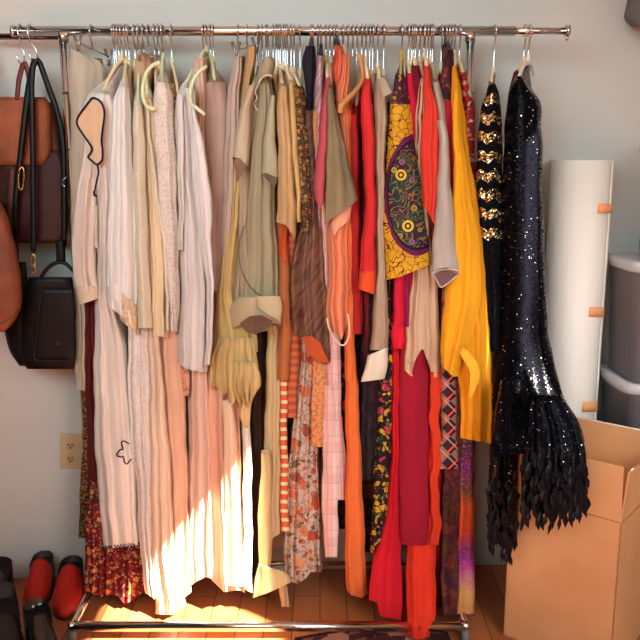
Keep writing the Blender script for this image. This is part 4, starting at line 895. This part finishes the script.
for cx in (70.5, 86):
    for cy in (446, 459.5):
        pts = [wal(cx+4.6*math.cos(q*math.pi/9), cy+3.9*max(-.82, min(.82, math.sin(q*math.pi/9)))*1.15, .0075) for q in range(18)]
        f = MB(); n = len(pts); f.add(pts+[p+Vector((0, .003, 0)) for p in pts], [tuple(range(n))]+[(i, i+n, (i+1) % n+n, (i+1) % n) for i in range(n)])
        fo = f.out('receptacle', plain('ivory_face', (182, 156, 114), .35), ol, smooth=False)
        for dx, dy, w_, h_ in ((-1.8, -1, .5, 1.3), (1.6, -1, .5, 1.1), (0, 1.8, .8, .8)):
            s_ = MB(); c = wal(cx+dx, cy+dy, .0078); s_.box(c, (w_*.0062, .002, h_*.0062)); s_.out('slot', M_SLOT, fo, smooth=False)

# ------------------------------------------------------------------ shoes by the wall
def FP(px, py):
    d = P(px, py, 1)-Vector((0, -DIST, EYE)); t = -EYE/d.z; return Vector((0, -DIST, EYE)) + d*t
def shoe(label, name, toe, heel, width, m, m_in, m_sole, m_back=None, open_=.42, high=.075, group=None, tall=0, cat='shoe', studs=False, heelh=.012):
    """toe and heel: px on the floor; upper lofted over a last, open towards the heel"""
    a = FP(*toe); b = FP(*heel); d = b-a; L = d.length; u = d.normalized(); v = Vector((-u.y, u.x, 0))
    r = empty(name, (a+b)/2, label, cat, group)
    def W(t): return width/2*max(.02, (math.sin(min(1, t/.38)*math.pi/2)**.55) * (1-.22*max(0, (t-.4)/.6)) * (math.cos(max(0, (t-.86)/.14)*math.pi/2*.93)**.5))
    n = 22; ts = [i/n for i in range(n+1)]
    lift = lambda t: heelh*max(0, min(1, (t-.25)/.5))
    V = []; Fc = []
    for t in ts:
        for s in (-1, 1): V += [a+u*(t*L)+v*(s*W(t))+Vector((0, 0, lift(t)*.0+.001)), a+u*(t*L)+v*(s*W(t)*.95)+Vector((0, 0, .012+lift(t)))]
    for i in range(n):
        k = 4*i; Fc += [(k, k+4, k+6, k+2), (k+1, k+3, k+7, k+5), (k, k+1, k+5, k+4), (k+2, k+6, k+7, k+3)]
    Fc += [(0, 2, 3, 1), (4*n, 4*n+1, 4*n+3, 4*n+2)]
    mk('sole', V, Fc, m_sole, r)
    def dome(t0, t1, hf, mm, nm, sc=1.0, k=16, wall=0):
        V = []; Fc = []; q = [t0+(t1-t0)*i/16 for i in range(17)]
        for t in q:
            for j in range(k+1):
                an = math.pi*j/k; V.append(a+u*(t*L)+v*(-math.cos(an)*W(t)*sc)+Vector((0, 0, .011+lift(t)+hf(t)*math.sin(an)**.7)))
        for i in range(16):
            for j in range(k): Fc.append((i*(k+1)+j, i*(k+1)+j+1, (i+1)*(k+1)+j+1, (i+1)*(k+1)+j))
        o = mk(nm, V, Fc, mm, r); s_ = o.modifiers.new('thick', 'SOLIDIFY'); s_.thickness = .003; s_.offset = 1; return o
    vamp = dome(.0, 1-open_, lambda t: high*(.35+.65*min(1, t/(1-open_)))*min(1, (t/.12+.05))**.5, m, 'upper')
    # heel counter: a wall standing round the heel, dark inside
    V = []; Fc = []; t0 = 1-open_-.02; q = [t0+(1-t0)*i/10 for i in range(11)]
    path = [(t, -1) for t in q]+[(t, 1) for t in q[::-1]]
    hh = lambda t: (high*.9 + tall)*(.75+.25*(t-t0)/(1-t0))
    for t, s in path:
        p = a+u*(t*L)+v*(s*W(t)*.97); V += [p+Vector((0, 0, .011+lift(t))), p*1+u*0+Vector((0, 0, .011+lift(t)+hh(t)))]
    for i in range(len(path)-1): Fc.append((2*i, 2*i+2, 2*i+3, 2*i+1))
    o = mk('heel_counter', V, Fc, m_back or m, r); s_ = o.modifiers.new('thick', 'SOLIDIFY'); s_.thickness = .003
    V = []; Fc = []
    for t in q:
        for s in (-1, 1): V.append(a+u*(t*L)+v*(s*W(t)*.93)+Vector((0, 0, .0135+lift(t)+hh(t)*.62)))
    for i in range(10): Fc.append((2*i, 2*i+1, 2*i+3, 2*i+2))
    mk('lining', V, Fc, m_in, r)
    if heelh > .02:
        MB().box(a+u*(.86*L)+Vector((0, 0, heelh/2+.006)), (width*.55, width*.55, heelh+.008), Matrix((( v.x, u.x, 0), (v.y, u.y, 0), (0, 0, 1)))).out('heel', m_sole, r, bevel=.004)
    if studs:
        for t in (.62, .72, .82, .92):
            for hz in (.03, .06, .09, .12):
                MB().lathe([(0, .004), (.003, .002), (.004, 0)], a+u*(t*L)-v*(W(t)*.98)*0+v*(-W(t)*.99)+Vector((0, 0, hz)), 8).out('stud', M_WIRE, r)
    return r
M_RED = leather((188, 38, 26), .5); M_SB = plain('shoe_black', (20, 16, 18), .5); M_PAT = plain('patent_black', (24, 20, 22), .12, .6); M_SOLE = plain('sole_brown', (60, 34, 24), .6)
shoe('red leather clog with black lining, against the wall under the bags, left of its pair', 'clog', (32, 612), (47, 580), .083, M_RED, M_SB, M_SOLE, M_SB, open_=.31, group='red clogs by the wall', heelh=.03)
shoe('red leather clog with black lining, beside the rack base bar, right of its pair', 'clog', (63, 621), (75, 585), .088, M_RED, M_SB, M_SOLE, M_SB, open_=.31, group='red clogs by the wall', heelh=.03)
shoe('black patent shoe with sharp shine in front of the red clogs', 'patent_shoe', (48, 668), (36, 634), .086, M_PAT, M_SB, M_SB, high=.085, group='black shoes at the left corner', tall=.01, heelh=.02)
shoe('black studded boot at the lower left picture edge', 'boot', (8, 672), (4, 636), .10, M_SB, M_SB, M_SB, high=.10, tall=.055, group='black shoes at the left corner', cat='boot', studs=True, heelh=.02)
shoe('black rounded shoe standing by the wall, furthest left behind the studded boot', 'pump', (-14, 606), (6, 588), .10, M_SB, M_SB, M_SB, high=.075, tall=.02, group='black shoes at the left corner', heelh=.015)

# ------------------------------------------------------------------ rug before the rack
rp = [FP(296, 641), FP(342, 633), FP(402, 631), FP(446, 634), FP(470, 690), FP(270, 690)]
t = NT('rug_weave'); o_ = t.obj(); cc = t.sep(t.vor(t.map(o_, (1, 1, 1), .4), 26, 'F1', 'Color'))[0]
M_RUG = t.done(t.ramp(cc, [(0, (70, 34, 36)), (.35, (120, 70, 62)), (.6, (52, 28, 34)), (.8, (150, 104, 88))], 'CONSTANT'), .95, 0, .1, t.bump(t.noise(o_, 160, 2), .5, .003))
rg = empty('rug', (rp[0]+rp[3])/2, 'dark patterned rug, its rounded edge just before the front base bar', 'rug')
n = len(rp); up = Vector((0, 0, .007))
mk('pile', [p+up for p in rp]+[p+Vector((0, 0, .001)) for p in rp], [tuple(range(n-1, -1, -1))]+[(i, (i+1) % n, (i+1) % n+n, i+n) for i in range(n)], M_RUG, rg, smooth=False)
MB().tube([p+Vector((0, 0, .0066)) for p in rp], .006, 8, True, .8).out('binding', fabric((56, 28, 34)), rg)

# ------------------------------------------------------------------ cardboard box at the right
def cardboard():
    t = NT('cardboard'); o = t.obj(); n = t.noise(o, 5, 4); c = t.ramp(n, [(.3, (190, 136, 90)), (.7, (206, 152, 104))])
    g = t.noise(t.map(o, (3, 3, 90)), 1, 2); return t.done(c, .85, 0, .15, t.bump(g, .12, .003))
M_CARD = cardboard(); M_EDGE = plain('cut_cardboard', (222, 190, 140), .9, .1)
A = Vector((P(503, 640, -.22).x, -.22, 0)); E = Vector((P(612.5, 640, -.42).x, -.42, 0)); d = (E-A); wdt = d.length; d.normalize(); q = Vector((-d.y, d.x, 0)); dep = .265
zf = P(614, 523, -.42).z; bx = empty('cardboard_box', (A+E)/2+q*dep/2, 'large open cardboard box with upright flaps, standing under the black sequin gown', 'box')
Bk, Ek = A+q*dep, E+q*dep; zz = Vector((0, 0, 1)); th = .004
def panel(name, a, b, z0, z1, m=M_CARD, lean=Vector((0, 0, 0)), trim0=0, trim1=0, za=None, zb=None):
    du = (b-a).normalized(); nn = Vector((-du.y, du.x, 0))*th
    a2, b2 = a+du*trim0, b-du*trim1
    V = [a+zz*z0, b+zz*z0, b2+zz*(zb or z1)+lean, a2+zz*(za or z1)+lean]; V += [v+nn for v in V]
    return mk(name, V, [(0, 1, 2, 3), (7, 6, 5, 4), (0, 4, 5, 1), (1, 5, 6, 2), (2, 6, 7, 3), (3, 7, 4, 0)], m, bx, smooth=False)
panel('front_side', A, E, .002, zf); panel('right_side', E, Ek, .002, zf); panel('back_side', Ek, Bk, .002, zf); panel('left_side', Bk, A, .002, zf)
zfl = zf + .155
panel('front_flap', A, E, zf, zf+.15, lean=q*.012, trim0=.012, trim1=.010); panel('right_flap', E, Ek, zf, zf+.14, lean=d*.008, trim0=.008, trim1=.010)
panel('back_flap', Ek, Bk, zf, zf+.16, lean=q*.045, trim0=.010, trim1=.012); panel('left_flap', Bk, A, zf, zf+.15, lean=-d*.02, trim0=.010, trim1=.010)
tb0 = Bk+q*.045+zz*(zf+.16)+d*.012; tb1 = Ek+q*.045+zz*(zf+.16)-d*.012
MB().tube([Bk+zz*(zf+.01), tb0, tb1, Ek+zz*(zf+.01)], .0035, 6).out('sunlit_flap_edge', plain('sunlit_edge_paint', (238, 230, 214), .8, .2), bx)  # added pale strip paints the sun caught on the back flap's edges
for a, b, l in ((A, E, .012), (E, Ek, .0)):
    du = (b-a).normalized(); nn = Vector((du.y, -du.x, 0))*.0008
    MB().tube([a+du*.004+zz*zf+nn, b-du*.004+zz*zf+nn], .0016, 6).out('fold', plain('fold_line', (150, 98, 60), .9), bx)
mk('bottom', [v+zz*.003 for v in (A, E, Ek, Bk)]+[v+zz*.007 for v in (A, E, Ek, Bk)], [(3, 2, 1, 0), (4, 5, 6, 7), (0, 1, 5, 4), (1, 2, 6, 5), (2, 3, 7, 6), (3, 0, 4, 7)], M_CARD, bx, smooth=False)

# ------------------------------------------------------------------ rolled white sheet behind the box
rc = Vector((P(573.5, 300, .12).x, .12, 0)); RR = .094; zt = P(575, 160, .0).z
rr = empty('paper_roll', rc, 'tall rolled white sheet with strips of orange tape, behind the cardboard box', 'roll')
V = []; Fc = []; N = 72
for i in range(N+1):                                   # an open spiral, the loose end at the right front
    a = math.radians(-38)-2*math.pi*1.18*i/N*-1; r = RR - .006*i/N
    for z in (.002, zt*.5, zt): V.append(rc+Vector((r*math.cos(a), r*math.sin(a), z)))
for i in range(N):
    for j in range(2): Fc.append((3*i+j, 3*i+3+j, 3*i+4+j, 3*i+1+j))
sh = mk('sheet', V, Fc, plain('white_board', (232, 226, 214), .5, .3, 0, .05, 8), rr); s_ = sh.modifiers.new('thick', 'SOLIDIFY'); s_.thickness = .003; s_.offset = -1
def tapemat():
    t = NT('orange_tape'); s = t.sep(t.obj()); f = t.math('FRACT', t.math('MULTIPLY', t.math('ADD', s[0], s[2]), 190)); c = t.mix(t.math('LESS_THAN', f, .45), (240, 156, 98), (244, 188, 140)); return t.done(c, .5)
M_TAPE = tapemat()
for y0, y1, a0, a1 in ((203.5, 213, -74, -14), (307, 317, -78, -28), (401.5, 412, -78, -26)):
    V = []; Fc = []
    for i in range(13):
        a = math.radians(a0+(a1-a0)*i/12); p = Vector((rc.x+(RR+.0022)*math.cos(a), rc.y+(RR+.0022)*math.sin(a), 0))
        for y in (y0, y1): V.append(Vector((p.x, p.y, P(590, y, p.y).z)))
    for i in range(12): Fc.append((2*i, 2*i+1, 2*i+3, 2*i+2))
    tp_ = mk('tape', V, Fc, M_TAPE, rr); tag(tp_, 'strip of orange tape'); s_ = tp_.modifiers.new('thick', 'SOLIDIFY'); s_.thickness = .001

# ------------------------------------------------------------------ storage bins at the right edge
def binmat(col, a=.85):
    t = NT('bin_plastic'); return t.done(t.ramp(t.noise(t.obj(), 4, 3), [(.3, tuple(int(c*.85) for c in col)), (.7, col)]), .35, 0, .4)
M_BIN = binmat((150, 150, 158)); M_LID = binmat((206, 204, 204)); M_WB = binmat((206, 202, 198))
z1, z2 = P(607, 254, .15).z, P(602, 366, .15).z; hb = z1-z2
def storage_bin(zt_, zb_, label, x0=.915, y0=-.085, y1=.19, m=M_BIN, name='storage_bin', lid=True, grp='storage bins at the right edge', w_=.42):
    r = empty(name, (x0+w_/2, (y0+y1)/2, zb_), label, 'bin', grp); cx, cy = x0+w_/2, (y0+y1)/2; sx, sy = w_, y1-y0
    V = []; Fc = []; prof = [(.90, 0), (.97, (zt_-zb_-.03)), (1.0, zt_-zb_-.03)]; k = 28
    for f, z in prof:
        for i in range(k):
            a = 2*math.pi*i/k; c, s = math.cos(a), math.sin(a); V.append((cx+sx/2*f*math.copysign(abs(c)**.3, c), cy+sy/2*f*math.copysign(abs(s)**.3, s), zb_+z))
    for j in range(2):
        for i in range(k): Fc.append((j*k+i, j*k+(i+1) % k, (j+1)*k+(i+1) % k, (j+1)*k+i))
    Fc.append(tuple(range(k-1, -1, -1))); mk('body', V, Fc, m, r)
    V = []; Fc = []
    for f, z in ((1.0, -.031), (1.03, -.03), (1.035, -.008), (1.01, 0), (.9, .0), (.87, -.006)):
        for i in range(k):
            a = 2*math.pi*i/k; c, s = math.cos(a), math.sin(a); V.append((cx+sx/2*f*math.copysign(abs(c)**.3, c), cy+sy/2*f*math.copysign(abs(s)**.3, s), zt_+z))
    for j in range(5):
        for i in range(k): Fc.append((j*k+i, j*k+(i+1) % k, (j+1)*k+(i+1) % k, (j+1)*k+i))
    Fc.append(tuple(5*k+i for i in range(k))); mk('lid', V, Fc, M_LID, r)
    return r
labs = ['grey storage bin, topmost of the lidded stack at the right edge', 'grey storage bin in the middle of the stack, above box height', 'grey storage bin low in the stack, hidden behind the cardboard box', 'grey storage bin lowest in the stack at the right edge']
zt_ = z1; i = 0
while zt_ > .05 and i < 4:
    zb_ = max(.001, zt_-hb+.002) if i < 3 else .001
    if zb_ < .12: zb_ = .001
    storage_bin(zt_, zb_, labs[i] if zb_ > .002 else labs[3]); i += 1
    if zb_ <= .002: break
    zt_ = zb_-.002
storage_bin(P(629, 141, .1).z, z1+.002, 'white tall bin with a rim, standing on top of the grey stack', 00.975, -.06, .13, M_WB, 'white_bin', w_=.3)
gb = empty('grey_bag', P(640, 20, .17), 'dark grey rounded bag hung on the wall at the upper right picture corner', 'bag')
loft('body', fabric((112, 104, 106)), [(-30, 634, 690), (-5, 629, 690), (12, 624, 690), (20, 624, 690), (27, 632, 680)], .10, gb, depth=.06, exp=2.5, close=True, folds=2, amp=.004)
MB().tube([P(650, -30, .16), P(650, -60, .2), P(650, -60, .26)], .004, 8).out('strap', fabric((90, 84, 84)), gb)
